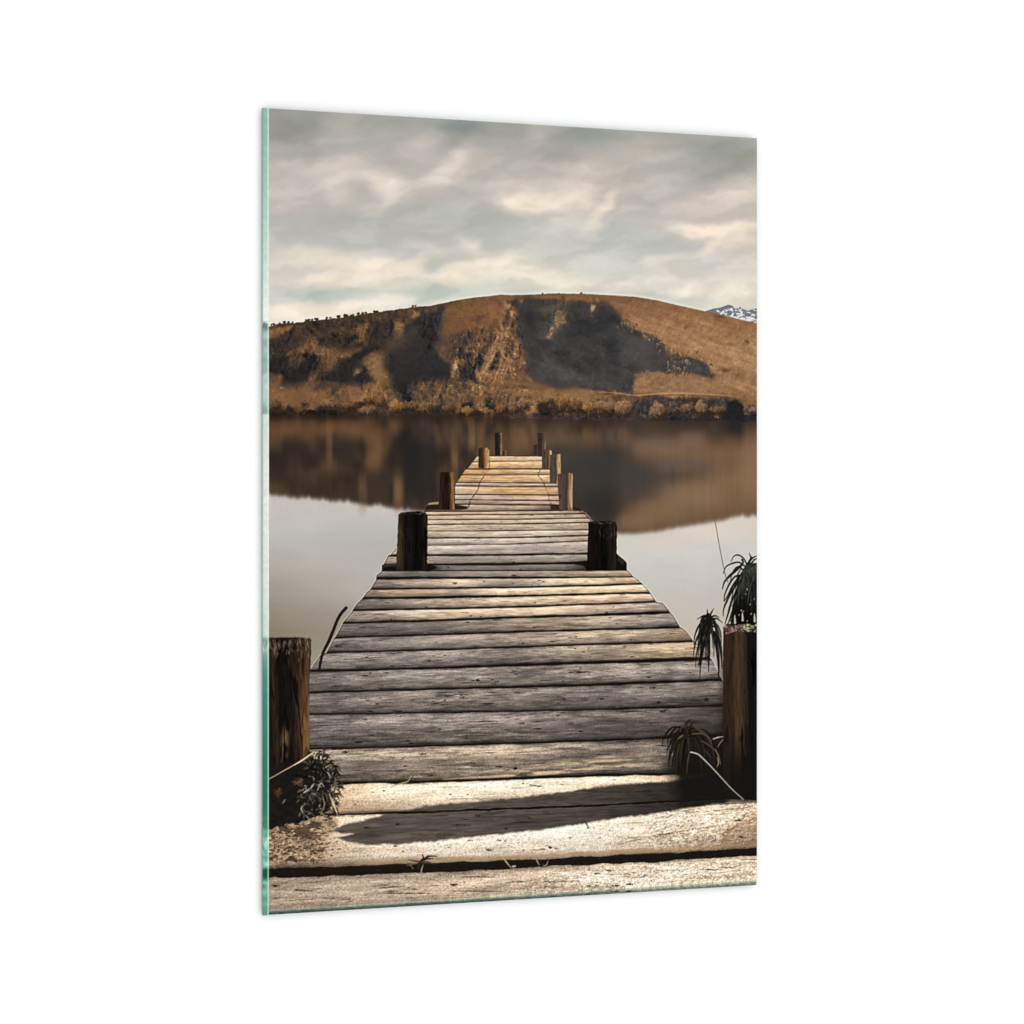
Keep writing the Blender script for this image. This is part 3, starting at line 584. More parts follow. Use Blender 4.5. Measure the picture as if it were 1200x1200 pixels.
# gaps between boards, far to near: [(x, y)...], half thickness left, right, darkness
GAPS = [
    ([(545, 534.5), (640, 534.5)], 0.2, 0.2, .4),
    ([(540, 541.5), (640, 540)], 0.25, 0.25, .5),
    ([(540, 549.7), (644, 549.6)], 0.9, 0.9, .95),
    ([(530, 556.5), (650, 556)], 0.3, 0.3, .5),
    ([(530, 565.5), (655, 566.3)], 0.7, 0.7, .9),
    ([(530, 569.3), (655, 570.2)], 0.7, 0.8, .9),
    ([(520, 579.3), (660, 580.5)], 0.6, 0.6, .8),
    ([(515, 585.5), (660, 586.6)], 0.6, 0.8, .85),
    ([(500, 590.5), (660, 592)], 0.7, 0.9, .9),
    ([(495, 599.2), (560, 599.2), (690, 597.6)], 0.9, 0.9, .95),
    ([(480, 604.0), (600, 603.0), (690, 602.0)], 0.6, 0.9, .85),
    ([(480, 609.4), (600, 608.6), (690, 607.2)], 0.7, 0.7, .85),
    ([(480, 614.8), (600, 614.0), (690, 612.3)], 0.7, 0.7, .85),
    ([(480, 622.5), (600, 622.0), (690, 620.8)], 0.35, 0.5, .6),
    ([(480, 630.6), (600, 630.0), (690, 627.5)], 1.0, 0.9, .95),
    ([(480, 639.5), (600, 637.5), (690, 633.8)], 0.15, 0.8, .8),
    ([(440, 651.2), (600, 650.0), (760, 647.6)], 1.3, 1.3, 1.0),
    ([(440, 661.9), (600, 661.0), (690, 659.6), (760, 659)], 1.0, 1.6, 1.0),
    ([(430, 668.9), (600, 668.6), (760, 668.0)], 0.5, 0.7, .9),
    ([(430, 677.8), (505, 677.2), (600, 677.0), (700, 676.4), (760, 675.8)], 2.0, 0.5, 1.0),
    ([(425, 690.8), (505, 689.5), (600, 688.3), (700, 686), (770, 683.6)], 0.9, 1.0, 1.0),
    ([(415, 701.3), (505, 700.1), (600, 698.5), (700, 696), (780, 694.5)], 1.5, 1.2, 1.0),
    ([(405, 715.3), (505, 713.5), (617, 711), (700, 707.6), (785, 704.6)], 1.1, 1.0, 1.0),
    ([(395, 730.3), (505, 727.5), (600, 723.7), (700, 721), (800, 717.0)], 1.0, 1.6, 1.0),
    ([(385, 747.2), (505, 744), (617, 740), (700, 738), (810, 734.6)], 0.9, 1.1, 1.0),
    ([(370, 765.2), (505, 761.5), (600, 758.5), (700, 755), (830, 751)], 0.9, 1.1, 1.0),
    ([(350, 786.8), (455, 784.4), (505, 783), (600, 779.5), (700, 776.4), (812, 772.6), (850, 771.2)], 1.3, 2.1, 1.0),
    ([(350, 811.9), (505, 807.5), (600, 805), (700, 802.3), (847, 796.6)], 1.0, 1.6, 1.0),
    ([(350, 837.4), (430, 836.6), (500, 835.2), (575, 834), (700, 831.6), (847, 826.6)], .7, 1.1, 1.0),
    ([(350, 877.3), (410, 877), (500, 874), (600, 871), (700, 868), (770, 864.6), (860, 861)], 1.0, 1.4, 1.0),
    ([(350, 918), (400, 917.6), (500, 916.3), (600, 912.5), (700, 908.3), (770, 907), (860, 904)], 1.7, 1.6, 1.0),
    ([(310, 956), (395, 954.3), (500, 951.8), (600, 947.4), (700, 944.3), (802, 938), (895, 933)], 1.6, 1.8, 1.0),
    ([(300, 1024), (315, 1023.4), (500, 1017.2), (700, 1008.3), (895, 997.8)], 6.2, 5.0, 1.0),
    ([(300, 1100), (895, 1075)], 1.0, 1.0, 1.0),
]
GY = [np.interp(XS, *zip(*g[0])).astype(F) for g in GAPS]
# wavering of the board edges
GY = [g + ((fbm(XS / 22, XS * 0 + i * 3.7, 400 + i, 3) - .5) * (0.3 + 0.0022 * max(0, GAPS[i][0][0][1] - 560) * 2)).astype(F) for i, g in enumerate(GY)]
# colour of every board along x, far to near (between gap i and i+1)
BOARD = [
    [(550, (210, 176, 124)), (636, (226, 194, 146))], [(550, (204, 166, 108)), (636, (214, 178, 122))], [(545, (198, 158, 98)), (600, (208, 170, 112)), (640, (206, 172, 122))],
    [(540, (196, 158, 102)), (600, (206, 172, 116)), (650, (204, 172, 126))], [(540, (184, 164, 136)), (650, (190, 164, 132))], [(540, (200, 176, 136)), (600, (196, 156, 98)), (650, (196, 162, 116))],
    [(540, (206, 188, 156)), (650, (202, 174, 136))], [(530, (186, 162, 130)), (650, (182, 154, 124))], [(500, (176, 156, 134)), (600, (172, 148, 122)), (660, (110, 90, 78))],
    [(500, (190, 164, 140)), (600, (196, 168, 140)), (686, (168, 142, 122))], [(500, (200, 172, 146)), (690, (186, 160, 138))], [(500, (204, 180, 152)), (690, (196, 172, 146))],
    [(500, (196, 174, 148)), (600, (192, 170, 146)), (690, (180, 158, 138))], [(500, (182, 162, 136)), (600, (196, 176, 154)), (690, (196, 178, 154))], [(500, (188, 172, 156)), (600, (194, 178, 160)), (690, (190, 170, 144))],
    [(500, (180, 168, 154)), (560, (196, 182, 168)), (690, (190, 176, 158))], [(440, (150, 132, 116)), (505, (162, 146, 130)), (560, (138, 128, 118)), (640, (160, 148, 132)), (690, (150, 140, 130))],
    [(440, (40, 34, 30)), (503, (40, 34, 30)), (520, (106, 98, 94)), (600, (124, 114, 106)), (660, (116, 106, 98)), (688, (52, 44, 40)), (760, (30, 26, 24))],
    [(440, (112, 106, 100)), (505, (112, 106, 98)), (560, (150, 138, 120)), (620, (134, 120, 104)), (690, (168, 144, 116)), (745, (176, 146, 112))],
    [(430, (112, 100, 94)), (500, (150, 132, 116)), (540, (176, 156, 132)), (590, (140, 126, 114)), (640, (196, 174, 146)), (700, (208, 180, 142)), (760, (194, 164, 128))],
    [(425, (128, 110, 98)), (500, (150, 130, 112)), (530, (132, 120, 108)), (600, (186, 164, 136)), (700, (202, 172, 138)), (760, (190, 160, 128))],
    [(415, (104, 96, 90)), (500, (140, 122, 108)), (560, (158, 138, 118)), (640, (180, 154, 126)), (700, (186, 154, 124)), (770, (150, 132, 114))],
    [(405, (112, 104, 96)), (500, (164, 142, 122)), (560, (182, 158, 132)), (640, (178, 154, 130)), (700, (156, 138, 120)), (785, (128, 116, 108))],
    [(395, (92, 88, 84)), (480, (104, 98, 92)), (560, (116, 106, 96)), (640, (140, 124, 104)), (700, (142, 126, 110)), (800, (112, 106, 102))],
    [(385, (102, 95, 88)), (480, (112, 104, 96)), (600, (126, 114, 102)), (680, (140, 124, 106)), (810, (128, 112, 96))],
    [(370, (110, 103, 96)), (480, (108, 101, 94)), (600, (116, 107, 99)), (680, (134, 120, 104)), (760, (154, 134, 108)), (830, (148, 126, 98))],
    [(350, (104, 98, 92)), (480, (118, 110, 101)), (600, (114, 106, 97)), (700, (124, 115, 104)), (790, (120, 113, 106)), (850, (112, 104, 96))],
    [(350, (98, 91, 86)), (480, (112, 104, 96)), (600, (106, 98, 90)), (700, (102, 95, 88)), (780, (98, 91, 85)), (850, (92, 84, 76))],
    [(350, (98, 92, 88)), (480, (110, 102, 95)), (600, (106, 98, 90)), (700, (96, 89, 82)), (780, (90, 83, 77)), (850, (74, 66, 60))],
    [(350, (132, 118, 102)), (420, (128, 114, 98)), (500, (136, 120, 102)), (600, (130, 114, 98)), (700, (108, 98, 88)), (770, (98, 88, 78)), (850, (60, 52, 46))],
    [(380, (186, 152, 116)), (430, (210, 178, 142)), (500, (228, 204, 172)), (600, (230, 206, 176)), (700, (222, 192, 160)), (770, (190, 160, 130)), (850, (120, 100, 84))],
    [(310, (160, 132, 104)), (380, (194, 164, 130)), (440, (226, 204, 176)), (560, (232, 214, 190)), (700, (232, 214, 190)), (760, (222, 198, 168)), (887, (196, 168, 136))],
    [(310, (134, 114, 96)), (420, (146, 126, 108)), (520, (158, 136, 114)), (640, (180, 156, 130)), (740, (206, 182, 154)), (887, (196, 168, 138))],
]
# wood coordinates follow the perspective of the deck (vanishing point near x=566, y=498)
D = np.maximum(Y - 498, 20)
tilt = np.interp(Y[:, 0], [600, 700, 800, 1060], [0.004, 0.018, 0.030, 0.046]).astype(F)[:, None]
YT = Y + (X - 600) * tilt
DT = np.maximum(YT - 498, 20)
gx = (X - 566) / D * 11
gy = np.log(DT) * 52
deckcol = np.zeros((NY, NX, 3), F)
deckcol[:] = col(28, 23, 20)
inboard = np.zeros((NY, NX), F)
for i in range(len(GAPS) - 1):
    t0 = np.interp(XS, [430, 780], [GAPS[i][1], GAPS[i][2]]); t1 = np.interp(XS, [430, 780], [GAPS[i + 1][1], GAPS[i + 1][2]])
    nz0 = .55 + .9 * fbm(XS / 15, XS * 0 + i * 2.3, 480, 3); nz1 = .55 + .9 * fbm(XS / 15, XS * 0 + (i + 1) * 2.3, 480, 3)
    tk = .72 if i < 16 else .88
    ya = GY[i] + t0 * nz0 * tk; yb = GY[i + 1] - t1 * nz1 * tk
    r0 = max(0, int((ya.min() - OY) * K) - 3); r1 = min(NY, int((yb.max() - OY) * K) + 4)
    if r1 <= r0:
        continue
    sl = (slice(r0, r1), slice(None))
    x = X[sl]; y = Y[sl]
    hh = np.maximum(yb - ya, 0.4)[None, :]
    f = (y - ya[None, :]) / hh
    so = 0.45
    a = np.clip(0.5 + (y - ya[None, :]) / (2 * so), 0, 1) * np.clip(0.5 + (yb[None, :] - y) / (2 * so), 0, 1)
    c = ramp(XS, BOARD[i])[None, :, :]
    if 19 <= i <= 29:
        c = c * np.array([1.07, 1.055, 1.045], F)
    elif i in (30, 31, 32):
        c = c * np.array([1.06, 1.05, 1.04], F)
    k = float(hh.mean())
    ou = i * 37.1
    gxx = gx[sl] + ou; gyy = gy[sl] + ou * 3
    g1 = fbm(gxx * 0.9, gyy * 1.6, 440, 4, .6)          # long grain
    g2 = fbm(gxx * 2.6, gyy * 3.4, 446, 3, .6)          # fine grain
    g3 = fbm(gxx * 0.35, gyy * 0.35, 452, 3)            # blotches
    near = float(np.clip((GAPS[i][0][0][1] - 590) / 330, 0, 1))
    g4 = fbm(gxx * 1.5, gyy * 7.5, 449, 3, .6)           # hair-fine fibres
    shade = 1 + (g1 - .5) * (0.40 + .40 * near) + (g2 - .5) * (0.12 + .36 * near) + (g3 - .5) * 0.30 + (g4 - .5) * (.22 + .22 * near)
    edge = 1.04 + 0.10 * np.exp(-((f - .2) / 0.2) ** 2) - (.26 if i >= 19 else .14) * ss(.40, 1, f) + (.06 if i >= 19 else 0) - 0.34 * np.exp(-((1 - f) / 0.07) ** 2) - .18 * np.exp(-(f / .05) ** 2)
    cc = c * (shade * edge)[..., None]
    if i in (30, 31):
        shade = 1.04 + (shade - 1) * .42; ck_k = .35
    elif i == 32:
        shade = 1 + (shade - 1) * .7; ck_k = .7
    else:
        ck_k = 1.0
    cc = c * (shade * edge)[..., None]
    if i < 8:
        cc = cc * np.array([1.0, .965, 1.04], F)
    lumc = cc.mean(-1, keepdims=True)
    cc = cc + (lumc * np.array([1.05, 1.0, .93], F) - cc) * (.30 if i > 15 else .12)
    # dark checks along the grain
    ck = ss(0.70, 0.78, fbm(gxx * 1.0, gyy * 4.2, 460 + i % 5, 4, .6)) * (0.40 + .30 * near)
    if i < 9:
        fs = fbm(x / 46 + ou, y / .95 + ou, 455, 3, .65)
        cc = cc * (.70 + .60 * fs)[..., None]; ck = ck * .3
    cc = cc * (1 - ck * ck_k)[..., None]
    A = a[..., None]
    deckcol[sl] = deckcol[sl] * (1 - A) + cc * A
    inboard[sl] = np.maximum(inboard[sl], a)
# pores and grit on the near boards
grit = fbm(X / 1.3, Y / 1.0, 470, 2)
amt = .35 * ss(680, 780, Y) + .65 * ss(760, 1000, Y)
deckcol *= (1 + (grit - .5) * 0.46 * amt)[..., None]
grit2 = vnoise(X / 1.25, YT / 0.9, 474)
deckcol *= (1 - 0.35 * ss(.80, .95, grit2) * amt)[..., None]
deckcol *= (1 + 0.20 * ss(.80, .95, vnoise(X / 1.3, YT / 0.9, 475)) * amt * inboard)[..., None]

# weathered contrast: silvery highlights, darker pits
lmd = deckcol.mean(-1, keepdims=True)
pit = fbm(gx * 1.7 + 5, gy * 4.5, 490, 4, .62)[..., None] - .5
kd = (ss(665, 700, Y) * (1 - ss(905, 925, Y)))[..., None]
deckcol *= 1 + kd * (np.clip((lmd - .40) * .55, -.14, .14) + pit * .34)
# outline of the deck: stepped ends of the boards
LEFT = [(560, 534), (549, 548), (545, 551), (536, 565), (529, 574), (516, 588), (503, 589.5), (500, 592), (498, 596), (497, 599), (494, 610), (480, 630), (465, 641.5), (458, 650), (455, 651), (450, 661), (447.5, 662.5), (447.5, 668), (446.5, 670.5), (441.5, 674), (440.5, 680), (434, 691), (432.5, 692.2), (430, 694), (425, 701), (423.5, 702.5), (418, 708), (413.4, 715), (413, 716.6), (402, 729.4), (401.2, 732), (393.4, 746.2), (391.2, 748.4), (388, 755), (382.6, 764.8), (376, 767.5), (364, 784), (340, 800), (300, 960), (300, 1090)]
RIGHT = [(636, 534), (642, 548), (655, 565), (664, 580), (672, 592), (682, 597.6), (686, 602), (690, 606), (694, 612), (720, 645), (723.5, 649.5), (732.5, 657), (734.5, 660), (734.5, 668), (737, 670.2), (742.5, 676.2), (745.2, 677.4), (752.6, 684), (753.4, 685), (757.5, 689), (762, 695), (769.5, 706), (776, 706.4), (781, 712), (785.4, 717.8), (789, 722), (797, 735.2), (801, 737), (806, 742), (812.6, 751.8), (816, 753.6), (824, 762), (832, 771), (834, 773), (848, 800), (895, 950), (895, 1090)]
outline = LEFT + RIGHT[::-1]
# pale halo along the edge against the water
sl, a = poly(outline, 1.8)
mult_area = (LAB[sl] == L_LAKE) & (Y[sl] > 600) & (Y[sl] < 800)
paint(sl, np.clip(a * 2.4, 0, 1) * .45 * mult_area, col(238, 231, 220))
sl, a = poly(outline, .5)
paint(sl, a, deckcol[sl], L_DECK)
# dark end grain just inside the stepped edge
sl_e, a_e = poly(outline, 1.0)
rim = a_e * (1 - np.clip((a_e - .5) * 2, 0, 1)) * 2.0
ins = (LAB[sl_e] == L_DECK) & (Y[sl_e] > 600) & (Y[sl_e] < 780)
paint(sl_e, np.clip(rim, 0, .85) * ins, col(34, 28, 25))

def deck_poly(pts, c, alpha, soft=1.0, rag=0.0, rs=8, seed=500, mode='mix'):
    sl, a = poly(pts, soft, rag, rs, seed)
    a = a * alpha * (LAB[sl] == L_DECK)
    if mode == 'mul':
        IMG[sl] *= 1 - a[..., None] * (1 - col(*c))
    else:
        paint(sl, a, col(*c))

# far boards: rope-like shadow lines
for pts in ([(573.5, 548), (571, 553), (565, 561), (562, 566), (560, 574), (556, 580), (552, 585), (549, 594)], [(634, 549), (632, 553), (630.6, 557), (634, 561), (637, 566), (640, 573), (643, 580), (643, 585), (645.5, 590), (646, 597)]):
    sl, a = stroke(pts, .35, .85, .5); a = a * (.35 + .9 * ss(.35, .6, fbm(X[sl] / 3, Y[sl] / 4, 495, 2))); paint(sl, np.clip(a, 0, 1) * .7, col(64, 46, 32))
# dark blocks at the step of the middle section
deck_poly([(492, 588.5), (515, 588), (548, 593.5), (548, 596.5), (540, 597.5), (497, 598)], (34, 24, 18), .95, .7)
deck_poly([(500, 588), (514, 587.5), (514, 591), (500, 591.5)], (196, 170, 140), .8, .6)
deck_poly([(646, 591), (672, 592), (684, 596), (684, 599), (646, 597)], (40, 28, 22), .85, .7)
deck_poly([(446, 662.6), (505, 661.5), (513, 664.5), (505, 669), (446, 669)], (20, 16, 14), .95, .9, 1.0, 5, 505)
deck_poly([(448, 661.5), (466, 659.5), (466, 663), (449, 664.5)], (62, 54, 48), .8, .6)
deck_poly([(660, 659), (690, 657), (724, 648), (735, 657), (735, 668.5), (688, 668.5), (684, 663)], (18, 15, 14), .96, .9, .6, 5, 506)
deck_poly([(724, 652), (732, 658), (730, 662), (724, 657)], (52, 46, 42), .8, .6, .8, 3)
deck_poly([(676, 598), (690, 606), (694, 612), (688, 606), (682, 600)], (40, 32, 28), .7, .6)
# soft patches on the boards
for (px, py, rx, ry, c, al) in [(475, 698, 34, 3, (176, 142, 112), .5), (488, 692, 26, 3, (190, 158, 128), .5), (530, 684, 18, 3, (216, 192, 162), .6), (548, 672, 20, 3, (176, 158, 134), .5), (600, 682, 26, 3, (112, 104, 100), .35), (690, 692, 40, 4, (220, 186, 148), .5), (660, 714, 50, 4, (188, 160, 132), .35), (560, 720, 40, 5, (190, 164, 138), .4), (505, 733, 30, 4, (88, 84, 80), .5), (780, 756, 30, 4, (176, 144, 112), .4), (795, 745, 24, 3, (176, 138, 102), .5), (720, 762, 40, 4, (160, 144, 122), .4), (650, 728, 40, 4, (146, 124, 100), .4), (530, 637, 26, 2, (110, 98, 88), .5), (575, 644, 30, 2, (124, 114, 106), .5), (640, 642, 30, 2.5, (140, 130, 124), .5), (530, 655, 26, 3, (120, 112, 106), .4), (600, 600, 30, 2, (206, 176, 146), .4), (690, 885, 60, 8, (74, 66, 60), .4), (560, 890, 60, 6, (96, 84, 74), .4), (445, 898, 50, 7, (92, 84, 78), .5), (720, 850, 70, 12, (72, 66, 60), .35), (820, 840, 30, 24, (52, 46, 42), .5)]:
    sl = window(px - rx * 2.5, py - ry * 2.5, px + rx * 2.5, py + ry * 2.5)
    u = (X[sl] - px) / rx; v = (YT[sl] - (py + (px - 600) * np.interp(py, [600, 700, 800, 1060], [0.004, 0.018, 0.030, 0.046]))) / ry
    g = .6 + .8 * fbm(gx[sl] * 1.2, gy[sl] * 2, 520, 3)
    paint(sl, (al * np.exp(-(u * u + v * v)) * g * (LAB[sl] == L_DECK) * inboard[sl]).clip(0, 1).astype(F), col(*c))
# late sun streaks on the board under the front shadow
for pts, r, al in [([(520, 913), (600, 908.5), (680, 902), (705, 900)], 2.6, .75), ([(610, 901), (660, 897), (710, 891)], 1.2, .7), ([(640, 893.5), (700, 888.5), (720, 886.5)], .9, .6), ([(612, 897.5), (690, 892.5), (760, 889)], 1.0, .7), ([(600, 904.5), (680, 899), (770, 897)], 1.3, .75), ([(450, 885), (520, 883), (600, 880)], 1.6, .35), ([(700, 887), (780, 884)], .8, .5), ([(700, 902), (740, 896), (775, 893)], 2.4, .5), ([(700, 893), (740, 890)], 1.4, .5), ([(735, 911), (770, 911), (800, 909)], 1.2, .7), ([(545, 904), (575, 902), (620, 903)], 1.0, .5)]:
    sl, a = stroke(pts, r * .05, r * .2, 1.4, r)
    g = ss(.35, .62, fbm(gx[sl] * 1.6, gy[sl] * 2.6, 530, 3, .6))
    paint(sl, np.clip(a * al * 1.25, 0, 1) * g * inboard[sl], col(226, 194, 156) * (0.85 + 0.3 * grit[sl])[..., None])
# big cast shadow on the front boards
sh_top = [(330, 973), (392, 972), (402, 965.5), (430, 958), (455, 953.5), (480, 948.5), (500, 944.5), (560, 939), (600, 935.6), (650, 929.5), (700, 922.5), (745, 919), (800, 915)]
SH = [(388, 974), (402, 967), (430, 960), (456, 953), (480, 948.5), (500, 944.3), (560, 938.8), (600, 935.4), (650, 929.3), (700, 922.4), (730, 918.5), (770, 917), (800, 914), (850, 905), (850, 940), (806, 947), (790, 950), (760, 954.5), (730, 958), (700, 962.5), (650, 970.5), (600, 976), (560, 980), (500, 986.8), (470, 989.2), (430, 989.8), (408, 986.5), (394, 982), (402, 979.5), (414, 977.4), (400, 976.8)]
sl, a = poly(SH, 1.5, 1.5, 6, 540)
a = a * (LAB[sl] == L_DECK)
g = fbm(gx[sl] * 1.0, gy[sl] * 2.2, 541, 4, .6)
g2 = fbm(gx[sl] * 3.0, gy[sl] * 4.0, 545, 3, .6)
g5 = fbm(gx[sl] * 1.4, gy[sl] * 8, 548, 3, .6)
c = ramp(X[sl], [(390, (88, 80, 71)), (560, (86, 78, 69)), (700, (74, 67, 60)), (800, (46, 41, 37))]) * (0.38 + .56 * g + .36 * g2 + .34 * g5)[..., None]
c = c * (1 - .30 * ss(.62, .72, g))[..., None]
sh_in = inboard[sl][..., None]
paint(sl, a, c * sh_in + IMG[sl] * .8 * (1 - sh_in))
# bright sliver at the shadow's tip, golden lower edge of the sunlit board
sl, a = stroke([(385, 978.5), (398, 979), (411, 977.2)], 1.6, .4, .8, 1.9); paint(sl, a * .85, col(236, 216, 188))
for (g_i, off, c, al, x0) in [(32, -8.6, (176, 140, 102), .75, 380), (31, -3.0, (160, 124, 90), .5, 380)]:
    yl = GY[g_i] + off
    a = np.exp(-((Y - yl[None, :]) / 2.6) ** 2) * al * ss(x0, x0 + 60, X) * (1 - ss(820, 880, X) * .5) * (LAB == L_DECK)
    a = a * (.5 + fbm(X / 7, Y / 3, 550, 3)) * (1 - .0 * X) * np.where(g_i == 31, 1 - ss(425, 475, X), 1.0)
    paint((slice(None), slice(None)), np.clip(a, 0, 1).astype(F), col(*c))
# coarse crumbly texture on the right of the two front boards
for pts, s in (([(760, 950), (892, 936), (892, 990), (760, 995)], 1.0), ([(680, 1016), (892, 1004), (892, 1045), (600, 1060), (620, 1030)], .9)):
    sl, a = poly(pts, 8, 6, 20, 560)
    t = fbm(X[sl] / 3.8 + YT[sl] / 6, YT[sl] / 1.7, 561, 4, .7) * .7 + vnoise(X[sl] / 1.2, YT[sl] / 1.0, 569) * .3
    m_ = (1 + (t - .5) * 1.45 * s)
    IMG[sl] *= 1 - (a * inboard[sl] * (LAB[sl] == L_DECK))[..., None] * (1 - m_[..., None])
for pts in ([(722, 990), (760, 981), (800, 974), (840, 968)], [(745, 982), (790, 954), (830, 946)], [(812, 985), (850, 976), (868, 962), (872, 956)], [(800, 952), (840, 950), (885, 945)], [(770, 978), (810, 976)]):
    sl, a = stroke(pts, .5, .5, .7, .9); g = ss(.35, .6, fbm(X[sl] / 6, Y[sl] / 3, 566, 3)); paint(sl, a * g * .65, col(110, 84, 60))
sl, a = poly([(855, 968), (892, 950), (892, 990), (840, 990)], 5, 3, 10, 567); paint(sl, a * .35 * inboard[sl], col(120, 88, 62))
# small knots, nail holes and splinters
def speck(px, py, w, h, c=(30, 24, 20), al=.9, rot=0.0):
    w *= .85; h *= .82
    dx = w * math.cos(rot); dy = w * math.sin(rot)
    sl, a = stroke([(px - dx, py - dy), (px, py + rng.randn() * h * .3), (px + dx, py + dy)], h * .5, h * .4, .45, h)
    a = a * (.35 + .9 * ss(.35, .6, fbm(X[sl] / 1.8, Y[sl] / 1.1, 620, 2)))
    paint(sl, np.clip(a * al, 0, 1) * (LAB[sl] == L_DECK), col(*c))
for s_ in [(533, 683, 2.6, 1.8), (567.5, 682, 1.2, .9), (601, 684, 1.2, .8), (632, 680, 2.6, .7), (637, 681.5, 2, .7), (602, 674.5, 3, 1.0), (607, 675.5, 2, .8), (525.5, 664.5, 1.2, 1.0), (602, 659, 1.6, 1.2), (610, 667, 1.4, .6), (621, 663.6, .9, .7), (396, 757, 4.6, 2.0), (441, 742, 2.2, .7), (461, 745, 3, .7), (458, 726, 1.6, .8), (461, 766, 2.6, 1.0), (460, 780, 3.4, .9), (453, 788, 3, .9), (428, 792, 3.6, 1.1), (434, 789.5, 3, .8), (446, 803.5, 3.6, .9), (447, 792, 1.4, .6), (431, 821, 1.8, 1.0), (446, 818, 1.6, .8), (442, 825, 1.6, .9), (435, 833.5, 5, 1.0), (466, 833, 7, 1.1), (428, 843, 3.2, 1.0), (470, 840, 1.5, .6),
           (560, 797.5, 2.6, 1.8), (545, 795.5, 1.8, .8), (577, 796.5, 1.4, 1.0), (582, 799, 2.4, 1.2), (579, 801.5, 3.2, .8), (555, 797, 1.2, .7), (603, 786, 4.0, 1.0), (605, 790, 3, .8), (598, 788, 6, .5), (543, 818, 5.2, 1.0), (521, 820, 2.0, 1.0), (540, 812, 2.4, .8), (578, 812, 2.6, .8), (606, 812, 4.2, 1.0), (508, 822, 2, .7), (661, 818.5, 2, 1.2), (655, 824, 2.4, .7), (691, 769, 2.4, .7), (669, 788, 3.4, .9), (680, 783, 2, .7), (655, 783, 3.6, .8), (660, 798, 2, .7), (612, 848, 3.4, 1.6), (632, 846, 5, .8), (655, 838, 3, .9), (669, 848.5, 3.2, 1.1), (516, 855, 1.8, .9), (647, 834, 2.6, .7),
           (548, 729, 2.2, 1.0), (626, 735, 2, .7), (508, 768.5, 1.6, .9), (521, 768, 2, .8), (541, 766, 1.4, .8), (540, 777, 1.8, .8), (513, 777, 3, .8), (613, 754, 1.6, 1.0), (674, 760, 1.4, .8), (684, 764, 2.0, .9), (690, 760, 1.4, .9), (650, 743, 3, .7), (675, 746, 1.6, .8), (627, 706.5, 1.4, .9), (552, 721.5, 1.8, .9), (563, 722.5, 1.6, .7), (545, 718, 5, .5), (711, 718, 1.6, .9), (719, 711, 1.6, .8), (715, 724, 1.2, .8), (723, 731, 1.6, .7), (739, 749.6, 1.8, 1.0), (732, 758, 2, .6), (741, 769.5, 3, .7), (751, 779.5, 2.6, .9), (760, 794, 3.6, 1.0), (809, 788.5, 1.2, 1.0), (765, 806, 3.6, 1.6), (752, 806, 5, .6), (704, 819, 4.6, 1.4), (772, 823, 3.6, 1.8), (828, 820, 2, 2.6), (780, 833, 4, 1.2), (777, 833.5, 4, 1.6),
           (420, 869.5, 5, 1.6), (405, 881, 4.4, 1.8), (495, 883.5, 5, 1.2), (475, 898, 3, 1.0), (585, 898.5, 4.6, 1.6), (604, 901, 1.6, 2.4), (595, 902, 5, .6), (581, 887.6, 1.4, .9), (552, 894, 6, .8), (505, 909, 3, 1.4), (536, 908, 3, .8), (482, 871, 3.2, 1.0), (630, 853.5, 5, 1.0), (681, 857, 3.2, 1.2),
           (450, 926.5, 1.4, .9), (437, 928.6, 1.2, .7), (528, 931, 1.6, .8), (548, 931, 1.6, .6), (623, 920, 2.6, 1.0), (631, 921, 6.5, .9, .15), (613, 918, 1.4, .7), (466, 965.5, 2.4, 1.4), (430, 970, 4, 1.2), (560, 955.5, 3.4, 1.0), (546, 960, 4, .9), (593, 971, 2.0, 1.4), (620, 958.6, 6.5, 1.0, .3), (540, 967, 14, .8), (610, 964, 12, .7), (585, 985, 2.6, 1.0), (592, 985.5, 1.4, .9), (551, 985, 3, .8), (573, 996, 3.8, 1.5), (645, 993, 2.2, 2.0), (637, 995, 4, .7), (652, 994, 3, .6), (668, 981.6, 1.6, 1.0), (592, 993, 2, .7), (614, 996, 1.6, .7), (463, 992, 2.4, 1.0), (472, 997.6, 1.4, 1.0), (398, 995, 2.6, .8), (526, 993, 1.4, .7), (690, 970, 2.2, .8), (740, 971, 3.4, .9), (866, 962, 5, 1.8), (868, 981, 3.6, 1.2),
           (350, 1043, 5, 1.8), (323, 1037.5, 6, 1.6), (532, 1036.5, 4.2, 1.9), (324, 1052.5, 4.6, .9), (560, 1044.5, 34, .7), (480, 1047, 30, .6), (560, 1028, 22, .7), (690, 1039, 2.2, 1.6), (640, 1033, 4, 1.2), (715, 1020, 5, 1.6), (738, 1036.5, 4, 1.6), (722, 1038, 5, 1.4), (852, 1016.5, 9, .7), (830, 1019, 14, .7), (700, 1024, 4, 1.4), (450, 1037, 6, .8), (486, 1042, 3, 1.0)]:
    speck(*s_[:4], rot=s_[4] if len(s_) > 4 else 0.0)
for i in range(420):
    py = 690 + (rng.rand() ** .6) * 350; px = 330 + rng.rand() * 560
    s = (py - 498) / 500
    speck(px, py, s * rng.uniform(.5, 2.6), s * rng.uniform(.35, .85), [(48, 40, 34), (70, 60, 52), (90, 76, 62)][rng.randint(3)], rng.uniform(.3, .8), rng.randn() * .12)
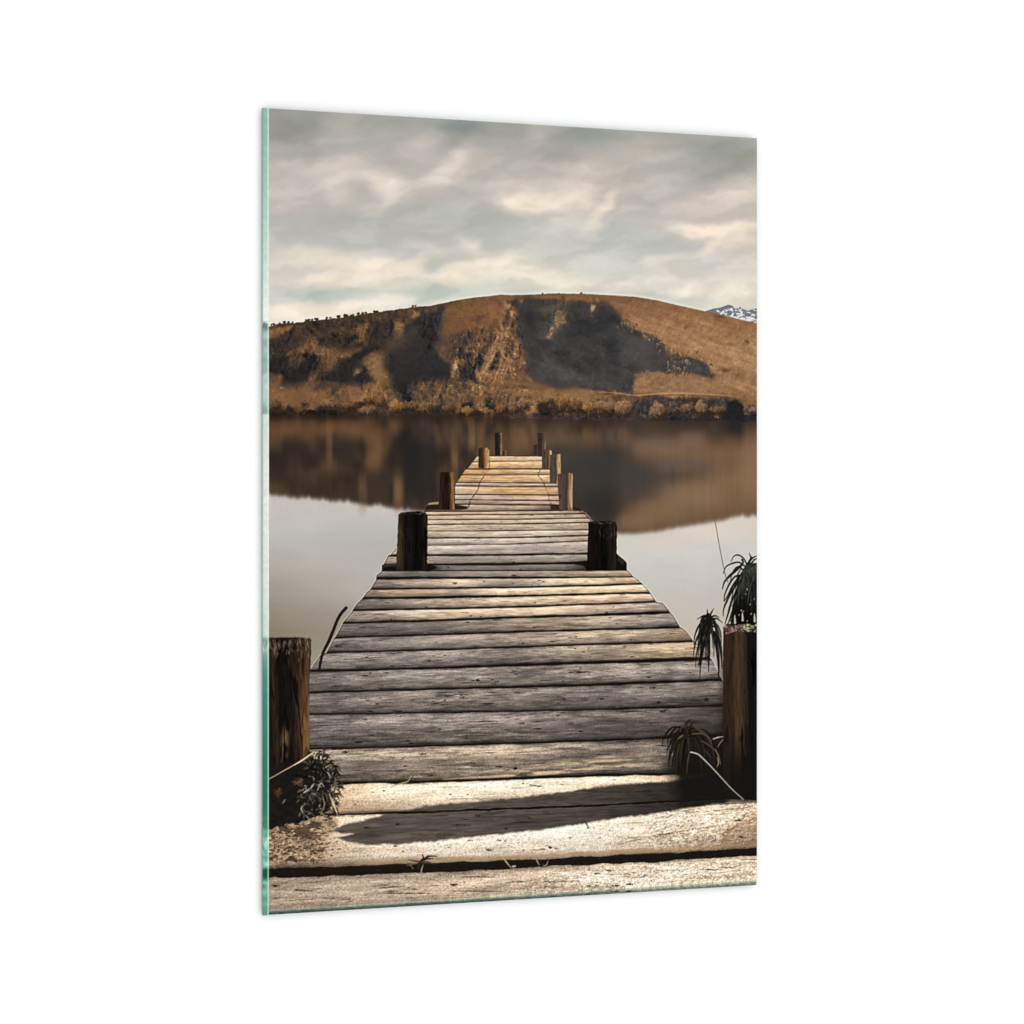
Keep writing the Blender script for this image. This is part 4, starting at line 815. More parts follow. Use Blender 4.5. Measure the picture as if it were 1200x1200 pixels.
for i in range(160):
    py = 860 + rng.rand() * 200; px = 400 + rng.rand() * 487
    s = (py - 498) / 500
    sl, a = stroke([(px, py), (px + s * rng.uniform(-4, 4), py + rng.randn() * .8)], .5 * s, .3 * s, .4)
    paint(sl, a * rng.uniform(.2, .6) * (LAB[sl] == L_DECK) * inboard[sl], col(*[(236, 220, 196), (190, 164, 136)][rng.randint(2)]) * (.45 + .6 * IMG[sl].mean(-1, keepdims=True)))
# twigs and straw lying on the boards
for pts, c, r in [([(459, 921.5), (470, 918), (478, 915.5), (482, 908)], (178, 146, 116), .9), ([(589, 1004), (594, 1011), (599, 1017)], (190, 168, 140), .9), ([(628, 1006), (632, 1014)], (176, 154, 130), .8), ([(642, 1009), (640, 1014), (636, 1014)], (176, 154, 130), .6), ([(604, 1015), (600, 1015.5)], (206, 188, 164), 1.2), ([(684, 961), (690, 970)], (62, 50, 42), .8)]:
    sl, a = stroke(pts, r * .6, r * .4, .45, r); paint(sl, a * .9, col(*c))

# soil and litter heaped at the foot of the near left post
sl, a = poly([(300, 950), (345, 952), (385, 955), (398, 962), (392, 972), (380, 985), (382, 1000), (372, 1012), (300, 1016)], 4, 6, 16, 600)
t = fbm(X[sl] / 2.4, Y[sl] / 1.8, 601, 3, .65)
t = t * .6 + fbm(X[sl] / 9, Y[sl] / 4, 604, 3, .6) * .4
litter = ramp(t, [(.34, (48, 35, 26)), (.44, (110, 84, 62)), (.52, (168, 136, 104)), (.64, (206, 178, 144))]) * ramp(Y[sl], [(950, (150, 140, 132)), (975, (200, 194, 188)), (1000, (245, 245, 245))])
paint(sl, a * .62 * inboard[sl], litter)
blot = ss(.5, .62, fbm(X[sl] / 16, Y[sl] / 7, 606, 3)) * (1 - ss(975, 992, Y[sl]))
paint(sl, a * blot * .7 * inboard[sl], col(58, 43, 32))
for i in range(300):
    px = 312 + rng.rand() ** 1.3 * 78; py = 956 + rng.rand() * 54
    an = rng.randn() * .6; ln = rng.uniform(1.2, 6)
    sl, a = stroke([(px, py), (px + ln * math.cos(an), py + ln * math.sin(an) * .6)], .3, .3, .4, rng.uniform(.4, 1.1))
    paint(sl, a * .85 * (LAB[sl] == L_DECK) * inboard[sl], col(*[(46, 32, 24), (74, 54, 38), (226, 202, 168), (60, 44, 32), (150, 116, 84)][rng.randint(5)]))
sl, a = stroke([(334, 1009), (342, 1006), (348, 1010)], .8, .8, .5, 3.2); paint(sl, a * .8, col(56, 40, 30))
# deep shade around the foot of the near right post
sl, a = poly([(786, 898), (800, 884), (812, 872), (846, 862), (852, 780), (895, 780), (895, 941), (850, 941), (826, 940.5), (808, 945), (797, 946), (794, 930)], 11, 5, 10, 610)
paint(sl, np.clip(a * 1.15, 0, 1) * .97 * (Y[sl] < 946 - (X[sl] - 800) * .06), col(24, 22, 20))

# ------------------------------------------------------------------ 5. printed posts
POSTS = []
def post(name, pts, stops, top=None, seed=700, streak=.5, label=None, rag=.5, rim=None):
    """a weathered mooring post: colour stops across its width, streaks of grain along it"""
    lab = new_label('post:' + name)
    POSTS.append((lab, label))
    p = np.array(pts)
    x0, x1 = p[:, 0].min(), p[:, 0].max()
    sl, a = poly(pts, .5, rag, 3, seed)
    x = X[sl]; y = Y[sl]
    w = (x1 - x0)
    t = (x - x0) / w
    wx = (fbm(x / (w * .5), y / (w * 1.2), seed + 1, 2) - .5) * .25
    g = fbm(x / (w * .085) + wx * 6, y / (w * .9), seed + 3, 4, .6)
    g2 = fbm(x / (1.0 if w < 30 else 1.5), y / (7 if w < 30 else 16), seed + 8, 3, .65)
    c = ramp(t + wx * .4, stops) * (1 + (g - .5) * 2 * streak + (g2 - .5) * streak)[..., None]
    c = c * (1 - (.55 if w < 30 else .75) * ss(.58 if w > 30 else .62, .74, g))[..., None]
    if rim is not None:
        paint(sl, np.clip(a, 0, 1), c, lab)
    else:
        paint(sl, a, c, lab)
    return lab, sl, a

# farthest first
post('a', [(580, 507.5), (584, 506.6), (588.4, 507.4), (588.6, 534), (580.2, 534)], [(0, (34, 27, 24)), (.6, (44, 36, 30)), (.72, (92, 74, 56)), (.9, (158, 130, 98)), (1, (110, 88, 66))], seed=701, streak=.25, rag=.3)
post('b', [(588.8, 528.6), (591, 527.6), (593.6, 528.4), (593.4, 534), (588.6, 534)], [(0, (50, 40, 34)), (.5, (70, 56, 46)), (1, (170, 142, 108))], seed=703, streak=.2, rag=.2)
post('c', [(625, 521.8), (629, 520.8), (631.5, 522), (631.5, 534), (625, 534)], [(0, (64, 54, 46)), (.5, (52, 42, 36)), (1, (90, 74, 60))], seed=705, streak=.25, rag=.3)
post('d', [(630, 507.8), (633, 507), (636.6, 508), (637, 516.6), (639.2, 517.4), (639.4, 527), (636, 535), (630.8, 535)], [(0, (50, 40, 36)), (.5, (58, 46, 40)), (.68, (92, 76, 62)), (.8, (70, 56, 46)), (1, (196, 172, 142))], seed=707, streak=.25, rag=.3)
post('e', [(560.6, 526), (564, 524.6), (571, 524.8), (573.6, 527.6), (574, 548.6), (567, 549), (560.8, 548)], [(0, (44, 32, 22)), (.42, (66, 46, 26)), (.55, (120, 84, 46)), (.7, (186, 144, 88)), (.9, (206, 170, 112)), (1, (150, 112, 68))], seed=709, streak=.3, rag=.4)
post('f', [(635, 527.6), (638, 526.2), (643, 526), (646.6, 529), (646.2, 540), (644, 549.4), (635.2, 549.6)], [(0, (74, 60, 48)), (.45, (88, 72, 56)), (.6, (70, 54, 40)), (.75, (150, 120, 84)), (.9, (236, 212, 170)), (1, (180, 150, 110))], seed=711, streak=.22, rag=.3)
post('g', [(644.6, 533), (650, 532.2), (657, 532), (657.4, 555), (654, 566.6), (644.2, 567)], [(0, (70, 62, 54)), (.4, (84, 72, 64)), (.56, (70, 58, 52)), (.62, (140, 110, 82)), (.8, (206, 172, 126)), (1, (170, 138, 96))], seed=713, streak=.2, rag=.2)
post('h', [(515.4, 554), (520, 552.8), (528, 553.4), (533.2, 552.6), (533.4, 575), (533, 597), (522, 597.4), (514.2, 596), (515, 575)], [(0, (52, 38, 30)), (.25, (40, 28, 22)), (.55, (34, 22, 16)), (.66, (50, 34, 23)), (.78, (120, 86, 54)), (.92, (142, 106, 70)), (1, (92, 68, 46))], seed=715, streak=.4, rag=.5)
post('i', [(653.4, 556), (656, 555), (664, 554.8), (666, 553.8), (670.6, 554.6), (671.4, 560), (671, 598), (664, 598.4), (655.6, 597), (654, 575)], [(0, (80, 66, 56)), (.3, (84, 70, 58)), (.6, (66, 52, 44)), (.67, (110, 84, 60)), (.82, (176, 142, 104)), (.95, (196, 164, 126)), (1, (120, 96, 72))], seed=717, streak=.22, rag=.3)
post('j', [(466.8, 602.6), (471, 600.6), (480, 599.6), (490, 599.2), (498, 600.4), (501.2, 604), (501, 630), (500.4, 667.6), (482, 668.6), (464, 667.4), (465.4, 640), (466.4, 615)], [(0, (36, 30, 24)), (.06, (56, 48, 36)), (.17, (56, 46, 32)), (.28, (22, 17, 15)), (.45, (24, 22, 22)), (.6, (10, 8, 8)), (.8, (20, 17, 18)), (.93, (44, 28, 22)), (1, (30, 18, 14))], seed=719, streak=.5, rag=.6)
post('k', [(689.4, 613), (692, 611.4), (703, 610.8), (716, 610.6), (721.4, 612), (723, 618), (722.8, 640), (722.2, 668.4), (705, 668.6), (688, 667.6), (688.6, 640)], [(0, (28, 18, 15)), (.2, (22, 16, 14)), (.4, (18, 15, 14)), (.55, (12, 10, 10)), (.75, (26, 22, 20)), (.92, (40, 32, 26)), (1, (26, 18, 14))], seed=721, streak=.55, rag=.6)
for i in range(26):
    px = rng.uniform(702, 721); py = rng.uniform(613, 630)
    sl, a = stroke([(px, py), (px + rng.randn() * .4, py + rng.uniform(2, 6))], .3, .2, .4); paint(sl, a * .5, col(88, 78, 70))
for px0, px1, py in ((470, 498, 601.4), (692, 720, 612.4)):
    for i in range(22):
        px = rng.uniform(px0, px1)
        sl, a = stroke([(px, py + rng.randn() * .7), (px + rng.uniform(1, 3), py + rng.randn() * .7)], .5, .3, .4); paint(sl, a * .6, col(*[(92, 80, 74), (60, 46, 40), (28, 22, 20)][rng.randint(3)]))

lab_l, sl, a = post('l', [(300, 746.6), (330, 745.8), (350, 745.6), (362, 747), (364.8, 750), (364.2, 775), (362.8, 800), (362.4, 835), (363, 860), (361.5, 890), (352, 905), (330, 915), (300, 920)], [(0, (22, 17, 15)), (.22, (28, 21, 17)), (.34, (46, 35, 27)), (.44, (18, 15, 14)), (.62, (24, 19, 17)), (.74, (52, 39, 28)), (.84, (56, 42, 30)), (.94, (84, 64, 44)), (1, (64, 48, 34))], seed=731, streak=1.0, rag=.8)
x = X[sl]; y = Y[sl]
lit = a * ss(346, 358, x) * ss(775, 850, y) * (1 - ss(893, 904, y)) * ss(.38, .62, fbm(x / 2.6, y / 26, 735, 3, .6))
paint(sl, lit * .7, col(138, 100, 60))
lit = a * np.exp(-((x - (334 - (y - 870) * .06)) / 4.5) ** 2) * ss(842, 866, y) * (1 - ss(885, 900, y)) * ss(.4, .62, fbm(x / 1.8, y / 18, 737, 3, .6))
paint(sl, lit * .8, col(150, 116, 74))
dk = a * (1 - ss(312, 324, x)) * .6 + a * ss(880, 915, y) * .8
paint(sl, np.clip(dk, 0, .95), col(24, 20, 18))
sl, a = stroke([(300, 747), (330, 746.4), (350, 746.2), (361, 747.6)], .7, .7, .7, 1.0)
paint(sl, a * .55, col(196, 184, 166))
for i in range(110):
    px = rng.uniform(315, 362); py = 748 + abs(rng.randn()) * 9
    sl, a = stroke([(px, py), (px + rng.randn() * 1.2, py + rng.uniform(2, 9))], .5, .3, .4, .7)
    paint(sl, a * .5, col(*[(20, 14, 11), (112, 94, 82), (74, 56, 44), (140, 122, 108)][rng.randint(4)]))

lab_r, sl, a = post('m', [(847.6, 735), (852, 731), (866, 730), (880, 729.4), (895, 729), (895, 938), (870, 937), (848, 925), (847.4, 860), (847.2, 800)], [(0, (48, 34, 28)), (.10, (54, 40, 31)), (.22, (46, 36, 28)), (.3, (70, 56, 40)), (.48, (64, 50, 36)), (.56, (38, 31, 25)), (.64, (22, 20, 19)), (1, (20, 19, 18))], seed=741, streak=.45, rag=.7)
x = X[sl]; y = Y[sl]
paint(sl, a * ss(850, 915, y) * .96, col(22, 20, 18))
paint(sl, a * ss(800, 870, y) * .45 * (1 - ss(853, 858, x)), col(40, 30, 25))
sl2, a2 = stroke([(874, 745), (874.5, 800), (876, 850)], .7, .4, .6, .9); paint(sl2, a2 * .2, col(92, 96, 94))

# ------------------------------------------------------------------ 6. printed plants
PLANTS = []
def begin_plant(label):
    lab = new_label('plant')
    PLANTS.append((lab, label))
    return lab
def leaf(pts, r0, rm, r1, c, lab, al=1.0, soft=.45):
    sl, a = stroke(pts, r0, r1, soft, rm); paint(sl, a * al, col(*c), lab)

# lichen on the near right post
LICH = new_label('lichen')
for i in range(170):
    px = rng.uniform(849, 889); py = 731 + abs(rng.randn()) * 4.0 + (px < 862) * 3
    if py > 747: continue
    warm = px < 871
    c = [(176, 148, 138), (122, 80, 72), (86, 54, 50), (150, 126, 112), (62, 46, 40)] if warm else [(190, 176, 142), (222, 208, 178), (130, 114, 86), (80, 68, 52), (52, 44, 36)]
    sl, a = poly([(px + math.cos(t) * rng.uniform(.7, 1.9), py + math.sin(t) * rng.uniform(.6, 1.5)) for t in np.linspace(0, 6.28, 8)[:-1]], .5, .4, 2, 750)
    paint(sl, a * .75, col(*c[rng.randint(5)]), LICH)

DK = (24, 25, 22)
P1 = begin_plant('large tuft of dark drooping strap leaves on top of the right-hand post')
sl, a = poly([(867, 675), (872, 664), (877, 658), (884, 660), (895, 668), (895, 732), (856, 732), (860, 712), (864, 694)], .7, 3.0, 6, 760)
t = fbm(X[sl] / 2, Y[sl] / 5, 761, 3)
c = ramp(Y[sl], [(655, (64, 68, 60)), (690, (46, 49, 44)), (705, (20, 20, 18)), (732, (12, 12, 11))]) * (.55 + .9 * t)[..., None]
paint(sl, a, c, P1)
for i in range(13):
    px = rng.uniform(864, 888); py = rng.uniform(688, 731)
    sl, a = stroke([(px, py), (px + rng.randn() * .5, py + rng.uniform(.8, 2.2))], .5, .3, .4, .6)
    paint(sl, a * .8, col(186, 180, 166))
for px, py in ((861, 730), (870, 727), (884, 728)):
    sl, a = stroke([(px, py - 9), (px + .4, py)], .4, 1.2, .4, 1.0); paint(sl, a * .9, col(206, 198, 180))
for pts, r in [([(875, 661), (871, 654), (865, 650.4), (860, 652), (856.6, 658)], .9), ([(872, 663), (866, 659), (859, 660), (851, 664), (847.4, 672)], 1.0), ([(870, 661), (863, 668), (855, 675), (849, 682), (846.6, 690)], 1.5), ([(868, 674), (861, 676), (855, 684), (849.6, 696), (848.4, 705)], 1.1), ([(866, 676), (859, 686), (854, 696), (849, 704)], 1.2), ([(865, 682), (857, 694), (851, 706), (848, 714), (847.4, 722)], 1.2), ([(863, 692), (857, 706), (853, 720), (849.6, 731)], 1.3), ([(864, 700), (860, 712), (856, 724), (853, 731)], 1.4),
               ([(876, 661), (880, 654), (879.6, 652), (877.8, 648.4)], 1.1), ([(877, 661), (880, 656), (884, 652.6), (890, 650.6)], 1.0), ([(879, 662), (884, 656), (890, 653.6)], .9), ([(880, 664), (885, 661), (891, 660)], 1.0), ([(871, 659), (869.6, 656), (871.4, 660)], 1.2), ([(871, 668), (866, 664), (862, 666), (858, 672), (856, 680)], .9), ([(870, 672), (864, 680), (860, 690), (857, 702)], 1.0), ([(869, 680), (864, 690), (861, 702), (858, 714)], 1.1)]:
    leaf(pts, r * .9, r, r * .35, DK, P1)
for i in range(26):
    x0 = rng.uniform(868, 886); y0 = rng.uniform(664, 690); dx = rng.uniform(-9, 4); ln = rng.uniform(14, 34)
    leaf([(x0, y0), (x0 + dx * .6, y0 + ln * .3), (x0 + dx, y0 + ln)], .7, .9, .3, [(30, 31, 28), (60, 62, 55), (16, 16, 15)][rng.randint(3)], P1, .85)
leaf([(837.2, 607), (841, 628), (845, 650), (849.6, 672), (853, 682)], .45, .5, .6, (96, 84, 72), P1, .85)

P2 = begin_plant('small spiky tuft of dark narrow leaves hanging beside the right-hand post')
for i in range(30):
    h = rng.rand(); sgn = -1 if rng.rand() < .55 else 1
    x0 = 829.5 + rng.randn() * 1.6 + h * 2; y0 = 721 + h * 22
    out = rng.uniform(3, 15) * sgn; ln = rng.uniform(14, 34) + h * 10
    if x0 + out > 847: out = 847 - x0
    leaf([(x0, y0), (x0 + out * .55, y0 + ln * .08 - 1.5), (x0 + out * .92, y0 + ln * .45), (x0 + out, y0 + ln)], .8, 1.0, .25, [(26, 25, 23), (36, 36, 33), (18, 17, 16), (52, 52, 48)][rng.randint(4)], P2, .95)
for pts, r in [([(830, 724), (829.4, 719), (828.6, 714)], 1.0), ([(831, 724), (833.6, 718), (836.4, 713.2)], 1.0), ([(829, 724), (824, 722), (817, 725.6)], 1.0), ([(831, 724), (838, 721.6), (843, 724)], 1.0), ([(832, 726), (840, 725), (846.6, 730)], 1.0), ([(828, 728), (820, 732), (814.6, 744), (813, 756)], 1.1), ([(828, 734), (818, 745), (813.6, 760), (812.6, 769)], 1.0), ([(827, 740), (820, 752), (816.4, 766), (815, 782)], .9), ([(828, 742), (824, 760), (821, 778), (820, 795)], 1.3), ([(831, 744), (831, 760), (830.6, 775), (830.2, 787)], 1.4), ([(836, 742), (840, 758), (842, 776), (842.4, 796)], 2.0), ([(834, 738), (840, 746), (844, 762), (846, 784)], 1.2), ([(833, 732), (840, 737), (845, 748)], 1.0), ([(826, 750), (822, 766), (819, 780)], 1.8), ([(830, 722), (830, 735), (829, 752)], 3.4)]:
    leaf(pts, r, r, r * .25, (22, 21, 19), P2)
for i in range(16):
    x0 = rng.uniform(818, 842); y0 = rng.uniform(728, 765)
    leaf([(x0, y0), (x0 + rng.randn() * 1.5, y0 + rng.uniform(3, 8))], .3, .5, .2, (82, 82, 76), P2, .6)

P3 = begin_plant('dry withered tuft of brown leaves low in the shade beside the right-hand post')
sl, a = poly([(795, 862), (807, 852), (822, 858), (836, 870), (842, 890), (842, 906), (795, 908), (788, 892), (790, 874)], 2.5, 3, 6, 770)
paint(sl, a * .8, col(26, 22, 19), P3)
for i in range(70):
    sgn = -1 if rng.rand() < .5 else 1
    x0 = 808 + rng.randn() * 4; y0 = 852 + rng.rand() * 14
    out = rng.uniform(3, 28) * sgn; ln = rng.uniform(8, 42)
    if out < -24: out = -24
    leaf([(x0, y0), (x0 + out * .5, y0 + ln * .08 - 2), (x0 + out * .9, y0 + ln * .5), (x0 + out, y0 + ln)], .8, 1.0, .2, [(26, 21, 18), (34, 28, 23), (18, 15, 13), (54, 46, 36), (42, 35, 28)][rng.randint(5)], P3, .95)
for pts, c, r in [([(805, 860), (796, 866), (789, 873), (787, 878)], (38, 30, 24), 2.0), ([(798, 857), (790, 860), (781, 863)], (28, 23, 20), 1.3), ([(799, 868), (789, 878), (784.6, 888), (783.4, 898)], (34, 29, 24), 1.2), ([(812, 860), (824, 860), (832, 866), (834, 872)], (84, 72, 52), 1.0), ([(814, 852), (820, 856), (828, 862)], (70, 60, 46), .9), ([(836, 866), (842, 864), (847.4, 863.2)], (176, 166, 148), .8), ([(847, 867), (843, 872), (841, 876)], (120, 106, 86), .7), ([(838, 878), (842, 886), (844.6, 896)], (110, 96, 72), .8), ([(841, 888), (842, 894), (840, 899)], (128, 114, 88), .9), ([(822, 868), (832, 874), (838, 880)], (80, 68, 50), .8), ([(809, 844), (804, 848), (807, 854), (812, 846), (817, 845)], (40, 33, 27), 1.4), ([(808, 882), (806, 892), (804.6, 907)], (86, 76, 60), .5), ([(806, 850), (799, 852), (797, 858)], (62, 54, 42), .7), ([(800, 862), (794, 866)], (104, 88, 64), .9), ([(825, 878), (830, 884), (834, 888)], (62, 54, 42), .7)]:
    leaf(pts, r * .8, r, r * .3, c, P3)
leaf([(809.4, 881.4), (814, 882.4), (820, 885.4), (832, 897), (845, 911), (858, 925), (871.4, 937)], .7, .5, .35, (216, 206, 190), P3)

P4 = begin_plant('leafy dark bush with grey-lit leaves at the foot of the left-hand post')
sl, a = poly([(300, 905), (322, 900), (345, 893), (358, 893), (366, 886), (374, 890), (380, 902), (388, 910), (390, 926), (388, 948), (376, 954), (352, 964), (330, 968), (300, 974)], 1.0, 4, 6, 780)
t = fbm(X[sl] / 3, Y[sl] / 3, 781, 3)
paint(sl, a, col(26, 24, 21) * (.75 + .6 * t)[..., None], P4)
for i in range(250):
    px = rng.uniform(350, 395); py = rng.uniform(888, 956)
    if px < 362 and py < 900: continue
    an = rng.uniform(-2.6, 0.4) if rng.rand() < .6 else rng.uniform(0, 3.1); ln = rng.uniform(3, 8)
    c = [(22, 18, 16), (34, 30, 26), (58, 52, 44), (98, 90, 78), (128, 120, 106), (44, 38, 32), (76, 68, 54)][rng.randint(7)]
    leaf([(px, py), (px + ln * .5 * math.cos(an) + rng.randn() * .5, py + ln * .5 * math.sin(an)), (px + ln * math.cos(an), py + ln * math.sin(an))], .4, rng.uniform(.6, 1.4), .2, c, P4, .92)
for i in range(46):
    an = rng.uniform(-2.7, -0.3); px = 372 + rng.randn() * 12; py = 902 + abs(px - 372) * .5 + rng.randn() * 6
    px = min(px, 392)
    leaf([(px, py), (px + 3 * math.cos(an), py + 3 * math.sin(an)), (px + 7 * math.cos(an + .3), py + 6 * math.sin(an))], .7, 1.1, .2, [(22, 18, 15), (30, 25, 21)][rng.randint(2)], P4)
for i in range(70):
    t_ = rng.rand()
    px = np.interp(t_, [0, .25, .5, .75, 1], [362, 376, 390, 395, 388]) + rng.randn() * 2; py = np.interp(t_, [0, .25, .5, .75, 1], [893, 887, 902, 926, 950]) + rng.randn() * 4
    an = np.interp(t_, [0, .25, .5, .75, 1], [-2.0, -1.5, -.7, -.2, .5]) + rng.randn() * .5; ln = rng.uniform(5, 11)
    leaf([(px, py), (px + ln * .55 * math.cos(an), py + ln * .55 * math.sin(an)), (px + ln * math.cos(an + .35), py + ln * math.sin(an + .35) + 1)], .5, rng.uniform(.7, 1.25), .15, [(24, 20, 17), (36, 30, 25), (30, 25, 21), (66, 58, 46), (92, 84, 70)][rng.randint(5)], P4, .95)
for pts, c, r in [([(388, 935), (391, 943), (395, 952.5)], (214, 194, 160), 1.3), ([(386, 930), (389, 940)], (150, 146, 110), 1.0), ([(378, 933), (380, 944), (374, 958)], (128, 112, 86), .8), ([(393, 912), (393, 922), (391, 930)], (96, 92, 74), 1.6), ([(355, 953), (353, 948), (354, 944)], (150, 142, 132), .9), ([(356, 929), (362, 925)], (164, 158, 150), 1.2), ([(364, 924), (368, 918)], (164, 158, 148), 1.0), ([(372, 926), (376, 918), (380, 922)], (146, 140, 128), 1.0), ([(334, 937), (331, 942)], (110, 104, 98), 1.0), ([(348, 940), (351, 937)], (92, 88, 84), .8), ([(384, 905), (388, 912)], (150, 146, 136), .9), ([(394, 897), (393, 905), (390, 912)], (30, 24, 20), 1.4), ([(342, 908), (352, 910), (364, 911)], (20, 17, 15), 2.0), ([(358, 905), (366, 897), (370, 889)], (22, 18, 15), 1.2), ([(352, 898), (360, 897), (366, 894)], (32, 25, 20), .8)]:
    leaf(pts, r * .6, r, r * .3, c, P4)
for (px, py, r1_, r2_, c) in [(326, 929, 4.6, 4.8, (98, 66, 42)), (349, 917, 6, 4.0, (104, 72, 52))]:
    sl, a = poly([(px + math.cos(t) * r1_, py + math.sin(t) * r2_) for t in np.linspace(0, 6.28, 9)[:-1]], 1.2, 3.2, 4, 790)
    paint(sl, a * .85, col(*c) * (.5 + .9 * fbm(X[sl] / 2, Y[sl] / 2, 791, 3))[..., None], P4)
leaf([(300, 918.6), (316, 912.4), (330, 904.6), (341, 898.5), (354, 891), (367.6, 881.6)], .35, .6, .7, (190, 168, 136), P4)
leaf([(345, 896.4), (354, 891), (366, 882.6)], .5, 1.0, .6, (222, 200, 166), P4)

P5 = begin_plant('small dark sprig growing out of the wide gap between the front boards')
for pts, c, r in [([(490, 1018), (492, 1011), (496, 1006), (495, 1001.6)], (44, 34, 28), 1.3), ([(492, 1012), (498, 1007), (508, 1006)], (40, 31, 26), 1.2), ([(492, 1010), (486, 1009), (478, 1007.6)], (60, 48, 38), .9), ([(488, 1012), (482, 1013), (477, 1014.5)], (96, 80, 64), .7), ([(494, 1010), (501, 1010), (507, 1012.5)], (70, 58, 46), .8), ([(493.6, 1024), (494, 1019), (496, 1013)], (170, 148, 122), .7), ([(497, 1007), (502, 1003.6), (512, 1003.4)], (38, 30, 25), 1.1), ([(484, 1018), (481, 1014), (476, 1013)], (120, 100, 80), .5)]:
    leaf(pts, r, r, r * .4, c, P5)

L_TWIG = new_label('twig')
leaf([(405.6, 712.4), (400, 718.5), (395, 727), (390, 740), (385, 752), (379, 764), (376, 774), (374.2, 784.6)], 1.9, 1.9, 1.5, (30, 24, 22), L_TWIG)
sl, a = stroke([(403, 711.6), (398.6, 717), (393.6, 726), (388.6, 739)], .4, .4, .5); paint(sl, a * .25, col(226, 218, 206))

# light grain of the photographic print, slight sharpening
sharp = IMG - blur(blur(IMG, 2, 0), 2, 1)
IMG += sharp * 0.45
IMG *= (1 + (vnoise(X / .9, Y / .9, 900) - .5) * 0.030)[..., None]
IMG = np.clip(IMG, 0.012, 1.0)

# ================================================================== scene
sc = bpy.context.scene
coln = sc.collection

def to_linear(c):
    return np.where(c <= 0.04045, c / 12.92, ((c + 0.055) / 1.055) ** 2.4)

def mat_print(name, rough=0.5):
    m = bpy.data.materials.new(name); m.use_nodes = True
    nt = m.node_tree; b = nt.nodes['Principled BSDF']
    at = nt.nodes.new('ShaderNodeAttribute'); at.attribute_name = 'ink'
    tc = nt.nodes.new('ShaderNodeTexCoord')
    nz = nt.nodes.new('ShaderNodeTexNoise'); nz.inputs['Scale'].default_value = 900; nz.inputs['Detail'].default_value = 2
    mp = nt.nodes.new('ShaderNodeMapRange')
    mp.inputs['To Min'].default_value = 0.965; mp.inputs['To Max'].default_value = 1.035
    mx = nt.nodes.new('ShaderNodeMix'); mx.data_type = 'RGBA'; mx.blend_type = 'MULTIPLY'; mx.inputs['Factor'].default_value = 1.0
    nt.links.new(tc.outputs['Object'], nz.inputs['Vector'])
    nt.links.new(nz.outputs['Fac'], mp.inputs['Value'])
    nt.links.new(at.outputs['Color'], mx.inputs['A'])
    nt.links.new(mp.outputs['Result'], mx.inputs['B'])
    nt.links.new(mx.outputs['Result'], b.inputs['Base Color'])
    b.inputs['Roughness'].default_value = rough
    b.inputs['Specular IOR Level'].default_value = 0.0
    return m

def mesh_obj(name, verts, faces, mat, parent=None, ink=None):
    me = bpy.data.meshes.new(name)
    v = np.asarray(verts, np.float32); f = np.asarray(faces, np.int32)
    me.vertices.add(len(v)); me.vertices.foreach_set('co', v.ravel())
    me.loops.add(f.size); me.loops.foreach_set('vertex_index', f.ravel())
    me.polygons.add(len(f))
    me.polygons.foreach_set('loop_start', np.arange(0, f.size, f.shape[1], dtype=np.int32))
    me.polygons.foreach_set('loop_total', np.full(len(f), f.shape[1], np.int32))
    if ink is not None:
        at = me.color_attributes.new('ink', 'FLOAT_COLOR', 'POINT')
        rgba = np.ones((len(v), 4), np.float32); rgba[:, :3] = ink
        at.data.foreach_set('color', rgba.ravel())
    me.update(calc_edges=True); me.validate()
    me.materials.append(mat)
    o = bpy.data.objects.new(name, me); coln.objects.link(o)
    if parent is not None:
        o.parent = parent
    return o

root = bpy.data.objects.new('glass_picture', None); coln.objects.link(root)
root.location = (CX, CY, BASE_Z); root.rotation_euler = (0, 0, YAW)
root['label'] = 'tall frameless glass picture of a wooden jetty on a brown mountain lake, on white'
root['category'] = 'glass picture'

# ---- print: grid over the panel face
BAND = 0.0068                                   # bottom bevel height on the panel
NU, NV = 860, 1400
u = np.linspace(-W / 2, W / 2, NU + 1); v = np.linspace(BAND, H, NV + 1)
LX, LZ = np.meshgrid(u, v)
PX, PY = local_to_plan(LX, 0 * LX, LZ)

def sample(px, py, arr=None):
    arr = IMG if arr is None else arr
    fx = np.clip((px - OX) * K - .5, 0, NX - 1.001); fy = np.clip((py - OY) * K - .5, 0, NY - 1.001)
    xi = fx.astype(int); yi = fy.astype(int); tx = (fx - xi)[..., None]; ty = (fy - yi)[..., None]
    return (arr[yi, xi] * (1 - tx) + arr[yi, xi + 1] * tx) * (1 - ty) + (arr[yi + 1, xi] * (1 - tx) + arr[yi + 1, xi + 1] * tx) * ty

ink = (to_linear(sample(PX, PY)) / EXPO).astype(np.float32).reshape(-1, 3)
co = np.stack([LX, 0 * LX, LZ], -1).astype(np.float32).reshape(-1, 3)
cx = (u[:-1] + u[1:]) / 2; cz = (v[:-1] + v[1:]) / 2
CXg, CZg = np.meshgrid(cx, cz)
qx, qy = local_to_plan(CXg, 0 * CXg, CZg)
labc = LAB[np.clip(((qy - OY) * K).astype(int), 0, NY - 1), np.clip(((qx - OX) * K).astype(int), 0, NX - 1)]
ii, jj = np.mgrid[0:NV, 0:NU]
base_i = ii * (NU + 1) + jj
quads = np.stack([base_i, base_i + 1, base_i + NU + 2, base_i + NU + 1], -1)
M_PRINT = mat_print('printed_ink')

def piece(labs, name, parent, label=None):
    m = np.isin(labc, labs)
    q = quads[m]
    if len(q) == 0:
        return None
    used, inv = np.unique(q.ravel(), return_inverse=True)
    o = mesh_obj(name, co[used], inv.reshape(-1, 4), M_PRINT, parent, ink[used])
    if label:
        o['label'] = label
    return o

